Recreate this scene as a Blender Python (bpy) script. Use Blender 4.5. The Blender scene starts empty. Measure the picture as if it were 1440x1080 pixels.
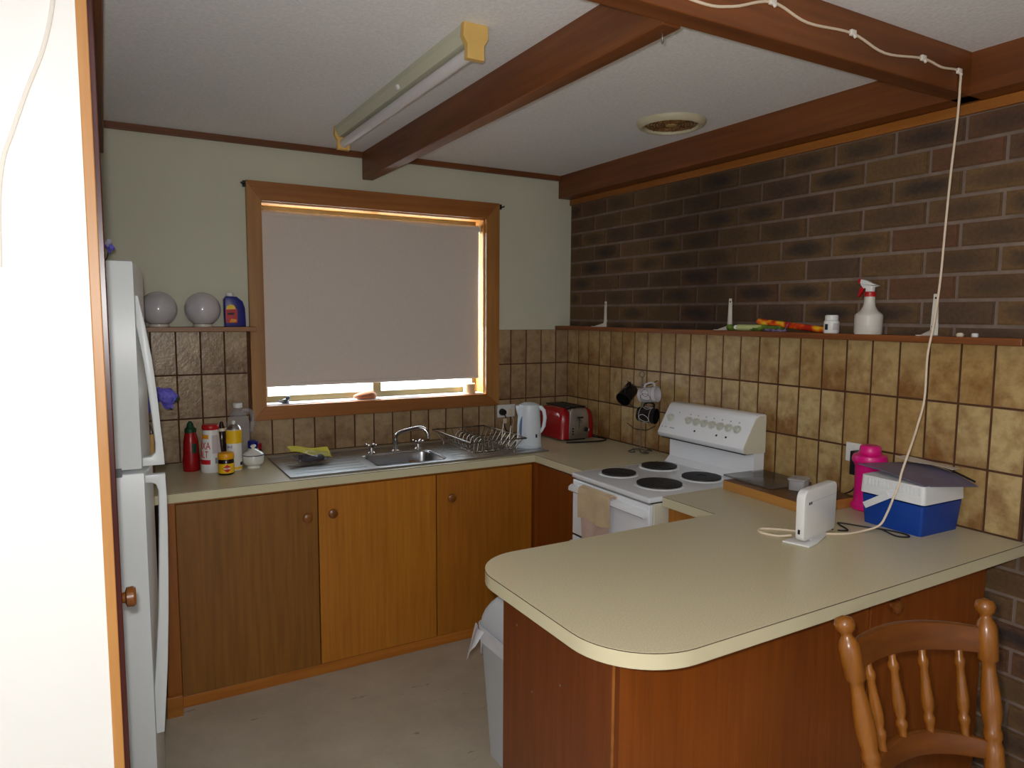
import bpy, bmesh, math, random
from mathutils import Vector, Matrix
random.seed(7)
R = math.radians
PI = math.pi
sc = bpy.context.scene
COL = sc.collection


def srgb(r, g, b):
    def f(c):
        c /= 255.0
        return c / 12.92 if c <= 0.04045 else ((c + 0.055) / 1.055) ** 2.4
    return (f(r), f(g), f(b), 1.0)


# ---------------------------------------------------------------- camera
CAM = Vector((-2.4552, -3.6002, 1.5971))
cam_data = bpy.data.cameras.new('camera')
cam = bpy.data.objects.new('camera', cam_data)
COL.objects.link(cam)
sc.camera = cam
cam_data.sensor_fit = 'HORIZONTAL'
cam_data.sensor_width = 36.0
cam_data.lens = 996.476 / 1440 * 36.0
cam_data.clip_start = 0.02
_yaw, _pit, _rol = -0.52034, -0.09659, 0.005414
_xv = Vector((math.cos(_yaw), math.sin(_yaw), 0))
_yv = Vector((-math.sin(_yaw), math.cos(_yaw), 0))
_fw = _yv * math.cos(_pit) + Vector((0, 0, math.sin(_pit)))
_up = -_yv * math.sin(_pit) + Vector((0, 0, math.cos(_pit)))
_rx = _xv * math.cos(_rol) + _up * math.sin(_rol)
_uy = -_xv * math.sin(_rol) + _up * math.cos(_rol)
_m = Matrix((_rx, _uy, -_fw)).transposed().to_4x4()
_m.translation = CAM
cam.matrix_world = _m

# ---------------------------------------------------------------- light
world = bpy.data.worlds.new('overcast_sky')
sc.world = world
world.use_nodes = True
_bg = world.node_tree.nodes['Background']
_bg.inputs[0].default_value = (0.78, 0.89, 1.0, 1)
_bg.inputs[1].default_value = 13.0

sun_d = bpy.data.lights.new('sun', 'SUN')
sun_d.energy = 20.0
sun_d.angle = R(1.0)
sun_d.color = (1.0, 0.93, 0.82)
sun = bpy.data.objects.new('sun', sun_d)
COL.objects.link(sun)
sun.rotation_euler = (Vector((0.62, -0.50, -0.95))).to_track_quat('-Z', 'Y').to_euler()

fl = bpy.data.lights.new('camera_flash', 'POINT')
fl.energy = 72.0
fl.shadow_soft_size = 0.018
fl.color = (1.0, 0.985, 0.97)
flash = bpy.data.objects.new('camera_flash', fl)
COL.objects.link(flash)
flash.location = CAM + _uy * 0.045 - _rx * 0.03 + _fw * 0.02


def portal(name, loc, direction, sx, sy):
    a = bpy.data.lights.new(name, 'AREA')
    a.shape = 'RECTANGLE'
    a.size, a.size_y = sx, sy
    a.cycles.is_portal = True
    o = bpy.data.objects.new(name, a)
    COL.objects.link(o)
    o.location = loc
    o.rotation_euler = Vector(direction).to_track_quat('-Z', 'Y').to_euler()


portal('portal_kitchen', (-1.18, 0.16, 1.64), (0, -1, 0), 1.22, 1.0)
portal('portal_living', (-3.0, -6.55, 1.55), (0, 1, 0), 0.5, 0.5)

sc.view_settings.view_transform = 'Standard'
sc.view_settings.look = 'None'
sc.view_settings.exposure = 0.0
sc.view_settings.gamma = 1.0
sc.view_settings.use_curve_mapping = False
sc.cycles.max_bounces = 10
sc.cycles.transparent_max_bounces = 12
sc.cycles.sample_clamp_indirect = 4.0
sc.cycles.caustics_reflective = False
sc.cycles.caustics_refractive = False


# ---------------------------------------------------------------- materials
def _new(name):
    m = bpy.data.materials.new(name)
    m.use_nodes = True
    nt = m.node_tree
    return m, nt, nt.nodes['Principled BSDF'], nt.links


def _coords(nt, scale=(1, 1, 1), kind='Object', jitter=True):
    n = nt.nodes
    tc = n.new('ShaderNodeTexCoord')
    mp = n.new('ShaderNodeMapping')
    mp.inputs['Scale'].default_value = scale
    nt.links.new(tc.outputs[kind], mp.inputs['Vector'])
    if jitter:
        oi = n.new('ShaderNodeObjectInfo')
        mu = n.new('ShaderNodeMath')
        mu.operation = 'MULTIPLY'
        mu.inputs[1].default_value = 37.0
        nt.links.new(oi.outputs['Random'], mu.inputs[0])
        cb = n.new('ShaderNodeCombineXYZ')
        for k in range(3):
            nt.links.new(mu.outputs[0], cb.inputs[k])
        nt.links.new(cb.outputs[0], mp.inputs['Location'])
    return mp.outputs[0]


def _noise(nt, vec, scale, detail=4, rough=0.55):
    t = nt.nodes.new('ShaderNodeTexNoise')
    t.inputs['Scale'].default_value = scale
    t.inputs['Detail'].default_value = detail
    t.inputs['Roughness'].default_value = rough
    nt.links.new(vec, t.inputs['Vector'])
    return t.outputs['Fac']


def _ramp(nt, fac, stops):
    r = nt.nodes.new('ShaderNodeValToRGB')
    el = r.color_ramp.elements
    el[0].position, el[0].color = stops[0]
    el[1].position, el[1].color = stops[1]
    for p, c in stops[2:]:
        e = el.new(p)
        e.color = c
    nt.links.new(fac, r.inputs[0])
    return r.outputs[0]


def _mix(nt, fac, a, b, mode='MIX'):
    m = nt.nodes.new('ShaderNodeMixRGB')
    m.blend_type = mode
    for i, v in ((0, fac), (1, a), (2, b)):
        if hasattr(v, 'links'):
            nt.links.new(v, m.inputs[i])
        else:
            m.inputs[i].default_value = v
    return m.outputs[0]


def _bump(nt, bsdf, h, strength, dist=0.01):
    b = nt.nodes.new('ShaderNodeBump')
    b.inputs['Strength'].default_value = strength
    b.inputs['Distance'].default_value = dist
    nt.links.new(h, b.inputs['Height'])
    nt.links.new(b.outputs[0], bsdf.inputs['Normal'])


def plain(name, c, rough=0.5, metal=0.0, var=0.0, vscale=6.0, bump=0.0, bscale=80.0,
          trans=0.0, alpha=1.0, spec=0.5, coat=0.0, ior=1.45):
    m, nt, b, lk = _new(name)
    b.inputs['Base Color'].default_value = c
    b.inputs['Roughness'].default_value = rough
    b.inputs['Metallic'].default_value = metal
    b.inputs['Transmission Weight'].default_value = trans
    b.inputs['Alpha'].default_value = alpha
    b.inputs['Specular IOR Level'].default_value = spec
    b.inputs['Coat Weight'].default_value = coat
    b.inputs['IOR'].default_value = ior
    v = _coords(nt)
    f = _noise(nt, v, vscale)
    if var > 0:
        d = tuple(x * (1 - var) for x in c[:3]) + (1,)
        l = tuple(min(1, x * (1 + var * 0.6)) for x in c[:3]) + (1,)
        lk.new(_ramp(nt, f, [(0.3, d), (0.7, l)]), b.inputs['Base Color'])
    if bump > 0:
        _bump(nt, b, _noise(nt, v, bscale, 3), bump, 0.004)
    return m


def wood(name, c1, c2, axis=2, freq=42.0, rough=0.38, coat=0.0, patch=0.35):
    """varnished timber, grain running along one axis"""
    m, nt, b, lk = _new(name)
    s = [freq, freq, freq]
    s[axis] = freq * 0.05
    v = _coords(nt, tuple(s))
    f = _noise(nt, v, 1.0, 5, 0.6)
    col = _ramp(nt, f, [(0.28, c1), (0.72, c2)])
    s2 = [3.0, 3.0, 3.0]
    s2[axis] = 0.8
    f2 = _noise(nt, _coords(nt, tuple(s2)), 1.0, 2)
    sh = _ramp(nt, f2, [(0.3, (1 - patch, 1 - patch, 1 - patch, 1)), (0.7, (1, 1, 1, 1))])
    lk.new(_mix(nt, 1.0, col, sh, 'MULTIPLY'), b.inputs['Base Color'])
    b.inputs['Roughness'].default_value = rough
    b.inputs['Coat Weight'].default_value = coat
    b.inputs['Coat Roughness'].default_value = 0.15
    _bump(nt, b, f, 0.12, 0.002)
    return m


def soot(nt, col):
    """cooking smoke has stained the brickwork above the stove"""
    n = nt.nodes
    g = n.new('ShaderNodeNewGeometry')
    sx = n.new('ShaderNodeSeparateXYZ')
    nt.links.new(g.outputs['Position'], sx.inputs[0])
    a = n.new('ShaderNodeMath')
    a.operation = 'ADD'
    nt.links.new(sx.outputs[1], a.inputs[0])
    a.inputs[1].default_value = 1.15
    q = n.new('ShaderNodeMath')
    q.operation = 'ABSOLUTE'
    nt.links.new(a.outputs[0], q.inputs[0])
    nz = _noise(nt, g.outputs['Position'], 3.0, 3)
    m = n.new('ShaderNodeMath')
    m.operation = 'MULTIPLY_ADD'
    nt.links.new(nz, m.inputs[0])
    m.inputs[1].default_value = 0.35
    nt.links.new(q.outputs[0], m.inputs[2])
    f = _ramp(nt, m.outputs[0], [(0.20, (0.5, 0.47, 0.46, 1)), (0.75, (1, 1, 1, 1))])
    return _mix(nt, 1.0, col, f, 'MULTIPLY')


def mortar_mat():
    m, nt, b, lk = _new('mortar')
    f = _noise(nt, _coords(nt, jitter=False), 20.0)
    c = _ramp(nt, f, [(0.3, srgb(112, 96, 86)), (0.7, srgb(134, 116, 104))])
    lk.new(soot(nt, c), b.inputs['Base Color'])
    b.inputs['Roughness'].default_value = 0.95
    return m


def brick_mat():
    m, nt, b, lk = _new('clinker_brick')
    n = nt.nodes
    oi = n.new('ShaderNodeObjectInfo')
    base = _ramp(nt, oi.outputs['Random'], [(0.0, srgb(98, 73, 47)), (1.0, srgb(107, 71, 47)),
                                            (0.35, srgb(115, 86, 52)), (0.7, srgb(92, 69, 50))])
    tc = n.new('ShaderNodeTexCoord')
    mp = n.new('ShaderNodeMapping')
    mp.inputs['Location'].default_value = (0, -0.5, -0.5)
    lk.new(tc.outputs['Generated'], mp.inputs[0])
    sx = n.new('ShaderNodeSeparateXYZ')
    lk.new(mp.outputs[0], sx.inputs[0])

    def sq(i):
        q = n.new('ShaderNodeMath')
        q.operation = 'MULTIPLY'
        lk.new(sx.outputs[i], q.inputs[0])
        lk.new(sx.outputs[i], q.inputs[1])
        return q.outputs[0]
    ad = n.new('ShaderNodeMath')
    ad.operation = 'ADD'
    lk.new(sq(1), ad.inputs[0])
    lk.new(sq(2), ad.inputs[1])
    v = _coords(nt, (14, 14, 30))
    nz = _noise(nt, v, 1.0, 4, 0.65)
    ad2 = n.new('ShaderNodeMath')
    ad2.operation = 'MULTIPLY_ADD'
    lk.new(nz, ad2.inputs[0])
    ad2.inputs[1].default_value = 0.28
    lk.new(ad.outputs[0], ad2.inputs[2])
    mask = _ramp(nt, ad2.outputs[0], [(0.15, (1, 1, 1, 1)), (0.40, (0, 0, 0, 1))])
    # how strongly the kiln scorched this brick
    ms = n.new('ShaderNodeMath')
    ms.operation = 'MULTIPLY'
    lk.new(oi.outputs['Random'], ms.inputs[0])
    ms.inputs[1].default_value = 7.31
    fr = n.new('ShaderNodeMath')
    fr.operation = 'FRACT'
    lk.new(ms.outputs[0], fr.inputs[0])
    mm = n.new('ShaderNodeMath')
    mm.operation = 'MULTIPLY'
    fl_ = n.new('ShaderNodeMath')
    fl_.operation = 'MULTIPLY_ADD'
    lk.new(fr.outputs[0], fl_.inputs[0])
    fl_.inputs[1].default_value = 0.75
    fl_.inputs[2].default_value = 0.2
    lk.new(mask, mm.inputs[0])
    lk.new(fl_.outputs[0], mm.inputs[1])
    col = _mix(nt, mm.outputs[0], base, srgb(46, 38, 34))
    fine = _noise(nt, _coords(nt, (90, 90, 90)), 1.0, 3)
    dk = _ramp(nt, fine, [(0.3, (0.72, 0.72, 0.72, 1)), (0.65, (1, 1, 1, 1))])
    lk.new(soot(nt, _mix(nt, 1.0, col, dk, 'MULTIPLY')), b.inputs['Base Color'])
    b.inputs['Roughness'].default_value = 0.88
    _bump(nt, b, fine, 0.45, 0.004)
    return m


def tile_mat(name, ca, cb, brown, amount):
    m, nt, b, lk = _new(name)
    n = nt.nodes
    oi = n.new('ShaderNodeObjectInfo')
    base = _ramp(nt, oi.outputs['Random'], [(0.0, ca), (1.0, cb)])
    v = _coords(nt, (1, 1, 1))
    f = _noise(nt, v, 13.0, 5, 0.6)
    # glaze pools: brown gathers towards one end of some tiles
    tc = n.new('ShaderNodeTexCoord')
    sx = n.new('ShaderNodeSeparateXYZ')
    lk.new(tc.outputs['Generated'], sx.inputs[0])
    mr = n.new('ShaderNodeMath')
    mr.operation = 'MULTIPLY'
    lk.new(oi.outputs['Random'], mr.inputs[0])
    mr.inputs[1].default_value = 5.7
    fr = n.new('ShaderNodeMath')
    fr.operation = 'FRACT'
    lk.new(mr.outputs[0], fr.inputs[0])
    df = n.new('ShaderNodeMath')
    df.operation = 'SUBTRACT'
    df.inputs[0].default_value = 0.75
    lk.new(sx.outputs[2], df.inputs[1])
    gm = n.new('ShaderNodeMath')
    gm.operation = 'MULTIPLY'
    lk.new(df.outputs[0], gm.inputs[0])
    lk.new(fr.outputs[0], gm.inputs[1])
    sm = n.new('ShaderNodeMath')
    sm.operation = 'MULTIPLY_ADD'
    lk.new(gm.outputs[0], sm.inputs[0])
    sm.inputs[1].default_value = 0.45
    lk.new(f, sm.inputs[2])
    mask = _ramp(nt, sm.outputs[0], [(0.46, (0, 0, 0, 1)), (0.80, (amount, amount, amount, 1))])
    col = _mix(nt, mask, base, brown)
    f3 = _noise(nt, v, 34.0, 4, 0.6)
    sp = _ramp(nt, f3, [(0.30, (0.78, 0.75, 0.68, 1)), (0.58, (1, 1, 1, 1))])
    lk.new(_mix(nt, 1.0, col, sp, 'MULTIPLY'), b.inputs['Base Color'])
    b.inputs['Roughness'].default_value = 0.32
    _bump(nt, b, _noise(nt, v, 55.0, 3), 0.55, 0.004)
    return m


def lino():
    m, nt, b, lk = _new('floor_vinyl')
    v = _coords(nt, (1, 1, 1), jitter=False)
    f = _noise(nt, v, 5.0, 6, 0.65)
    c = _ramp(nt, f, [(0.3, srgb(172, 163, 144)), (0.7, srgb(194, 185, 166))])
    f2 = _noise(nt, _coords(nt, (6, 17, 6), jitter=False), 1.3, 6, 0.7)
    scuff = _ramp(nt, f2, [(0.30, (0.42, 0.40, 0.38, 1)), (0.36, (1, 1, 1, 1))])
    lk.new(_mix(nt, 1.0, c, scuff, 'MULTIPLY'), b.inputs['Base Color'])
    b.inputs['Roughness'].default_value = 0.45
    return m


def laminate():
    m, nt, b, lk = _new('laminate_top')
    f = _noise(nt, _coords(nt, (1, 1, 1), jitter=False), 260.0, 2)
    lk.new(_ramp(nt, f, [(0.3, srgb(192, 180, 146)), (0.7, srgb(212, 201, 168))]), b.inputs['Base Color'])
    b.inputs['Roughness'].default_value = 0.34
    b.inputs['Specular IOR Level'].default_value = 0.55
    return m


def ceil_mat():
    m, nt, b, lk = _new('textured_ceiling')
    v = _coords(nt, jitter=False)
    f = _noise(nt, v, 90.0, 4, 0.7)
    lk.new(_ramp(nt, f, [(0.3, srgb(230, 231, 236)), (0.7, srgb(248, 249, 252))]), b.inputs['Base Color'])
    b.inputs['Roughness'].default_value = 0.95
    _bump(nt, b, f, 0.35, 0.005)
    return m


def blind_mat():
    m, nt, b, lk = _new('blind_fabric')
    f = _noise(nt, _coords(nt, (300, 300, 300)), 1.0, 2)
    lk.new(_ramp(nt, f, [(0.3, srgb(214, 202, 192)), (0.7, srgb(226, 215, 206))]), b.inputs['Base Color'])
    b.inputs['Roughness'].default_value = 0.9
    tr = nt.nodes.new('ShaderNodeBsdfTranslucent')
    tr.inputs[0].default_value = srgb(200, 182, 170)
    mx = nt.nodes.new('ShaderNodeMixShader')
    mx.inputs[0].default_value = 0.018
    lk.new(b.outputs[0], mx.inputs[1])
    lk.new(tr.outputs[0], mx.inputs[2])
    lk.new(mx.outputs[0], nt.nodes['Material Output'].inputs[0])
    return m


def steel(name, c=(0.5, 0.5, 0.5, 1), rough=0.28):
    m, nt, b, lk = _new(name)
    b.inputs['Base Color'].default_value = c
    b.inputs['Metallic'].default_value = 1.0
    f = _noise(nt, _coords(nt, (4, 90, 4)), 1.0, 3)
    lk.new(_ramp(nt, f, [(0.3, (rough * 0.8,) * 3 + (1,)), (0.7, (rough * 1.3,) * 3 + (1,))]), b.inputs['Roughness'])
    return m


def marbled(name, stops, scale):
    """printed wrapper: blotches of a few colours"""
    m, nt, b, lk = _new(name)
    f = _noise(nt, _coords(nt), scale, 1, 0.4)
    c = _ramp(nt, f, stops)
    lk.new(c, b.inputs['Base Color'])
    b.inputs['Roughness'].default_value = 0.35
    return m


def rusty():
    m, nt, b, lk = _new('grimy_grille')
    f = _noise(nt, _coords(nt), 45.0, 5, 0.7)
    lk.new(_ramp(nt, f, [(0.3, srgb(60, 34, 14)), (0.5, srgb(118, 78, 30)), (0.72, srgb(168, 140, 84))]), b.inputs['Base Color'])
    b.inputs['Roughness'].default_value = 0.8
    return m


M = {}
M['wall_cream'] = plain('wall_cream', srgb(208, 207, 186), 0.85, var=0.05, vscale=2.0, bump=0.1, bscale=150)
M['wall_white'] = plain('wall_white', srgb(244, 243, 240), 0.8, var=0.02, vscale=2.0)
M['ceiling'] = ceil_mat()
M['floor'] = lino()
M['mortar'] = mortar_mat()
M['brick'] = brick_mat()
M['grout'] = plain('grout', srgb(84, 54, 34), 0.9, var=0.25, vscale=18)
M['tile_gold'] = tile_mat('tile_gold', srgb(192, 168, 120), srgb(174, 142, 90), srgb(124, 76, 30), 0.85)
M['tile_grey'] = tile_mat('tile_grey', srgb(178, 154, 118), srgb(160, 134, 100), srgb(110, 74, 44), 0.75)
M['beam'] = wood('beam_timber', srgb(104, 54, 20), srgb(140, 80, 34), 1, 30, 0.45)
M['beam_x'] = wood('beam_timber_cross', srgb(104, 54, 20), srgb(140, 80, 34), 0, 30, 0.45)
M['trim_yellow'] = wood('trim_timber', srgb(150, 88, 30), srgb(186, 118, 48), 1, 30, 0.45)
M['frame_h'] = wood('window_timber_across', srgb(150, 88, 36), srgb(182, 116, 52), 0, 34, 0.42)
M['frame_v'] = wood('window_timber_upright', srgb(166, 110, 54), srgb(196, 140, 74), 2, 34, 0.42)
M['door_a'] = wood('veneer_brown', srgb(122, 76, 18), srgb(146, 96, 30), 2, 60, 0.42, patch=0.15)
M['door_b'] = wood('veneer_honey', srgb(170, 102, 22), srgb(196, 126, 36), 2, 60, 0.42, patch=0.18)
M['door_c'] = wood('veneer_amber', srgb(158, 94, 20), srgb(184, 114, 30), 2, 60, 0.42, patch=0.25)
M['rail'] = wood('veneer_rail', srgb(164, 94, 24), srgb(196, 124, 42), 0, 50, 0.42)
M['stile'] = wood('veneer_stile', srgb(150, 84, 22), srgb(180, 108, 34), 2, 50, 0.42)
M['pen_end'] = wood('veneer_red', srgb(98, 46, 12), srgb(120, 60, 18), 2, 60, 0.36, patch=0.12)
M['pen_front'] = wood('veneer_red_front', srgb(124, 60, 12), srgb(148, 78, 20), 2, 60, 0.36, patch=0.2)
M['jamb'] = wood('jamb_timber', srgb(190, 128, 62), srgb(218, 158, 92), 2, 30, 0.4)
M['door_red'] = plain('red_door_lacquer', srgb(70, 24, 20), 0.3, var=0.2)
M['knob'] = wood('knob_timber', srgb(120, 66, 24), srgb(150, 90, 36), 1, 60, 0.3)
M['shelf'] = wood('shelf_timber', srgb(112, 60, 26), srgb(148, 86, 38), 1, 40, 0.42)
M['shelf_x'] = wood('shelf_timber_left', srgb(130, 84, 44), srgb(160, 108, 60), 0, 40, 0.42)
M['chair'] = wood('chair_timber', srgb(126, 72, 18), srgb(154, 94, 28), 2, 40, 0.3, coat=0.15)
M['chair_x'] = wood('chair_timber_rail', srgb(100, 52, 14), srgb(128, 72, 22), 0, 40, 0.3, coat=0.15)
M['board'] = wood('chopping_board_timber', srgb(176, 118, 50), srgb(204, 146, 72), 1, 30, 0.5)
M['board_top'] = wood('chopping_board_face', srgb(92, 58, 32), srgb(120, 80, 46), 1, 30, 0.4)
M['laminate'] = laminate()
M['edge'] = plain('laminate_edge', srgb(206, 197, 164), 0.4, var=0.04)
M['seam'] = plain('laminate_core', srgb(60, 42, 30), 0.6)
M['steel'] = plain('sink_steel', (0.46, 0.46, 0.47, 1), 0.3, 1.0)
M['steel_bowl'] = steel('sink_bowl_steel', (0.36, 0.36, 0.37, 1), 0.26)
M['chrome'] = plain('chrome', (0.75, 0.75, 0.76, 1), 0.1, 1.0)
M['wire'] = plain('rack_wire', (0.30, 0.27, 0.23, 1), 0.42, 1.0)
M['wire_dark'] = plain('stand_wire', (0.13, 0.11, 0.10, 1), 0.35, 0.9)
M['enamel'] = plain('white_enamel', srgb(240, 243, 248), 0.22, coat=0.3)
M['enamel_side'] = plain('cream_enamel', srgb(216, 212, 192), 0.4)
M['enamel_top'] = plain('hob_enamel', srgb(222, 225, 230), 0.25, coat=0.3)
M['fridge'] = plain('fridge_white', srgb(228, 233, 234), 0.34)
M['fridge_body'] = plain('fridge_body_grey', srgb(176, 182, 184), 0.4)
M['gasket'] = plain('door_gasket', srgb(122, 128, 132), 0.6)
M['hotplate'] = plain('hotplate_iron', srgb(44, 42, 42), 0.55, 0.3, var=0.15, bump=0.1)
M['black'] = plain('black_plastic', srgb(22, 22, 24), 0.4)
M['white_p'] = plain('white_plastic', srgb(226, 226, 224), 0.35)
M['grey_p'] = plain('grey_plastic', srgb(150, 152, 152), 0.4)
M['knob_clear'] = plain('stove_knob', srgb(196, 198, 188), 0.35)
M['red_p'] = plain('red_plastic', srgb(178, 22, 28), 0.35)
M['toaster_red'] = plain('toaster_red', srgb(150, 8, 18), 0.2, coat=0.5)
M['brushed'] = steel('brushed_steel', (0.55, 0.53, 0.52, 1), 0.3)
M['pink'] = plain('pink_plastic', srgb(222, 16, 128), 0.32, coat=0.2)
M['blue_p'] = plain('cooler_blue', srgb(14, 62, 152), 0.42, var=0.08)
M['cooler_white'] = plain('cooler_white', srgb(222, 224, 226), 0.45)
M['blue_bottle'] = plain('navy_plastic', srgb(28, 30, 118), 0.35)
M['opal'] = plain('opal_glass', srgb(196, 192, 196), 0.12, coat=0.6)
M['opal_rim'] = plain('opal_glass_collar', srgb(206, 200, 188), 0.3)
M['cord'] = plain('white_cord', srgb(226, 208, 184), 0.5)
M['cord_black'] = plain('black_cord', srgb(20, 18, 18), 0.45)
M['clip'] = plain('cable_clip', srgb(232, 226, 216), 0.45)
M['bracket'] = plain('bracket_white', srgb(222, 216, 206), 0.4)
M['light_body'] = plain('batten_cream', srgb(206, 206, 184), 0.45)
M['yellowed'] = plain('yellowed_plastic', srgb(222, 182, 104), 0.5, var=0.12)
M['tube'] = plain('fluorescent_tube', srgb(226, 222, 226), 0.25)
M['vent'] = plain('vent_cream', srgb(204, 196, 168), 0.5, var=0.1)
M['grille'] = rusty()
M['vent_cap'] = plain('vent_cap_tan', srgb(168, 140, 92), 0.6)
M['alu'] = plain('window_aluminium', srgb(120, 104, 72), 0.4, 0.7)
M['sill_white'] = plain('sill_paint', srgb(214, 218, 230), 0.35)
M['reveal'] = plain('reveal_timber', srgb(206, 146, 76), 0.5, var=0.15)
M['blind'] = blind_mat()
M['paper_dark'] = plain('magazine_cover', srgb(112, 106, 128), 0.4, var=0.25, vscale=9)
M['paper'] = plain('paper', srgb(206, 196, 184), 0.7)
M['towel'] = plain('towel_cream', srgb(210, 186, 150), 0.95, var=0.12, vscale=14, bump=0.5, bscale=220)
M['towel_pink'] = plain('towel_pink', srgb(200, 172, 158), 0.95, var=0.1, vscale=14, bump=0.5, bscale=220)
M['binwhite'] = plain('bin_plastic', srgb(206, 210, 216), 0.5)
M['bag'] = plain('bin_bag', srgb(226, 228, 236), 0.4, var=0.06, vscale=20)
M['yellow_cloth'] = plain('yellow_sponge_cloth', srgb(206, 196, 60), 0.9, bump=0.3)
M['film'] = plain('clear_film', srgb(120, 110, 124), 0.15, alpha=0.22)
M['clear'] = plain('clear_plastic', srgb(214, 214, 216), 0.15, alpha=0.38)
M['milky'] = plain('milky_plastic', srgb(200, 200, 208), 0.35, alpha=0.22)
M['milky_w'] = plain('translucent_bottle', srgb(208, 202, 194), 0.35, var=0.03)
M['smoke'] = plain('smoked_glass', srgb(108, 100, 92), 0.12, alpha=0.6)
M['sauce'] = plain('sauce_red', srgb(150, 14, 22), 0.28)
M['green_d'] = plain('green_cap', srgb(20, 62, 40), 0.4)
M['choc'] = plain('syrup_brown', srgb(44, 24, 18), 0.2)
M['cream'] = plain('cream_label', srgb(224, 214, 188), 0.5)
M['orange_p'] = plain('orange_print', srgb(226, 146, 24), 0.5)
M['yellow_p'] = plain('yellow_print', srgb(236, 190, 26), 0.38)
M['yellow_lid'] = plain('yellow_lid', srgb(232, 162, 18), 0.4)
M['spread'] = plain('dark_spread', srgb(30, 18, 14), 0.25)
M['red_print'] = plain('red_print', srgb(196, 22, 40), 0.5)
M['grey_print'] = plain('grey_print', srgb(196, 186, 190), 0.6)
M['dark_print'] = plain('dark_print', srgb(40, 42, 50), 0.6)
M['blue_print'] = plain('blue_print', srgb(26, 44, 104), 0.5)
M['china'] = plain('china_white', srgb(222, 222, 216), 0.15, coat=0.5)
M['china_line'] = plain('china_blue_line', srgb(52, 58, 78), 0.3)
M['stone'] = plain('river_stone', srgb(168, 112, 82), 0.6, var=0.25, vscale=18)
M['pewter'] = plain('pewter', srgb(86, 90, 98), 0.4, 0.5)
M['candle'] = plain('candle_wax', srgb(228, 202, 160), 0.4)
M['petal'] = plain('violet_petal', srgb(124, 116, 220), 0.6, var=0.25, vscale=40)
M['petal_w'] = plain('pale_petal', srgb(206, 206, 232), 0.6)
M['leaf'] = plain('stem_green', srgb(46, 60, 36), 0.6)
M['bottle_glass'] = plain('brown_bottle_glass', srgb(120, 96, 84), 0.1, alpha=0.8)
M['bottle_label'] = plain('straw_label', srgb(226, 190, 120), 0.5)
M['gauge'] = plain('kettle_gauge', srgb(104, 124, 164), 0.15)
M['kettle'] = plain('kettle_white', srgb(214, 222, 230), 0.3)
M['mug_black'] = plain('mug_black', srgb(24, 22, 24), 0.18)
M['mug_white'] = plain('mug_white', srgb(206, 202, 206), 0.18)
M['scrib_b'] = plain('scribble_black', srgb(26, 24, 28), 0.3)
M['scrib_w'] = plain('scribble_white', srgb(210, 206, 210), 0.3)
M['green_wrap'] = marbled('green_wrapper', [(0.35, srgb(52, 86, 26)), (0.6, srgb(120, 150, 54))], 30)
M['pale_wrap'] = plain('pale_green_label', srgb(196, 206, 140), 0.5)
M['fire_wrap'] = marbled('orange_wrapper', [(0.36, srgb(176, 34, 14)), (0.47, srgb(222, 74, 14)),
                                            (0.56, srgb(236, 150, 20)), (0.66, srgb(240, 196, 40))], 26)
M['purple_wrap'] = plain('purple_wrapper', srgb(128, 112, 150), 0.25, var=0.3, vscale=40)
M['ground'] = plain('pale_paving', srgb(225, 225, 222), 0.9)
M['fluid'] = plain('flower_water', srgb(214, 208, 206), 0.3)


def glass_mat():
    m, nt, b, lk = _new('window_glass')
    g = nt.nodes.new('ShaderNodeBsdfGlossy')
    g.inputs['Roughness'].default_value = 0.02
    t = nt.nodes.new('ShaderNodeBsdfTransparent')
    t.inputs[0].default_value = (0.95, 0.97, 0.96, 1)
    mx = nt.nodes.new('ShaderNodeMixShader')
    mx.inputs[0].default_value = 0.06
    lk.new(t.outputs[0], mx.inputs[1])
    lk.new(g.outputs[0], mx.inputs[2])
    lk.new(mx.outputs[0], nt.nodes['Material Output'].inputs[0])
    return m


M['glass'] = glass_mat()


# ---------------------------------------------------------------- mesh helpers
def BM():
    return bmesh.new()


def add_box(bm, x0, x1, y0, y1, z0, z1, bev=0.0, seg=2):
    vs = [bm.verts.new(p) for p in ((x0, y0, z0), (x1, y0, z0), (x1, y1, z0), (x0, y1, z0),
                                    (x0, y0, z1), (x1, y0, z1), (x1, y1, z1), (x0, y1, z1))]
    fs = [bm.faces.new([vs[i] for i in f]) for f in
          ((0, 3, 2, 1), (4, 5, 6, 7), (0, 1, 5, 4), (1, 2, 6, 5), (2, 3, 7, 6), (3, 0, 4, 7))]
    if bev > 0:
        es = list({e for f in fs for e in f.edges})
        bmesh.ops.bevel(bm, geom=es, offset=bev, segments=seg, profile=0.5, affect='EDGES')
    return bm


def box(x0, x1, y0, y1, z0, z1, bev=0.0, seg=2):
    return add_box(BM(), x0, x1, y0, y1, z0, z1, bev, seg)


def add_lathe(bm, prof, seg=24, cx=0, cy=0, cz=0, mat=None):
    rings = []
    for r, z in prof:
        if r < 1e-6:
            rings.append([bm.verts.new((cx, cy, cz + z))])
        else:
            rings.append([bm.verts.new((cx + r * math.cos(2 * PI * k / seg), cy + r * math.sin(2 * PI * k / seg), cz + z))
                          for k in range(seg)])
    for a, b in zip(rings, rings[1:]):
        for k in range(seg):
            k2 = (k + 1) % seg
            if len(a) == 1 and len(b) == 1:
                continue
            if len(a) == 1:
                bm.faces.new((a[0], b[k2], b[k]))
            elif len(b) == 1:
                bm.faces.new((a[k], a[k2], b[0]))
            else:
                bm.faces.new((a[k], a[k2], b[k2], b[k]))
    if len(rings[0]) > 1:
        bm.faces.new(list(reversed(rings[0])))
    if len(rings[-1]) > 1:
        bm.faces.new(rings[-1])
    if mat is not None:
        vs = [v for r in rings for v in r]
        bmesh.ops.transform(bm, matrix=mat, verts=vs)
    return bm


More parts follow.
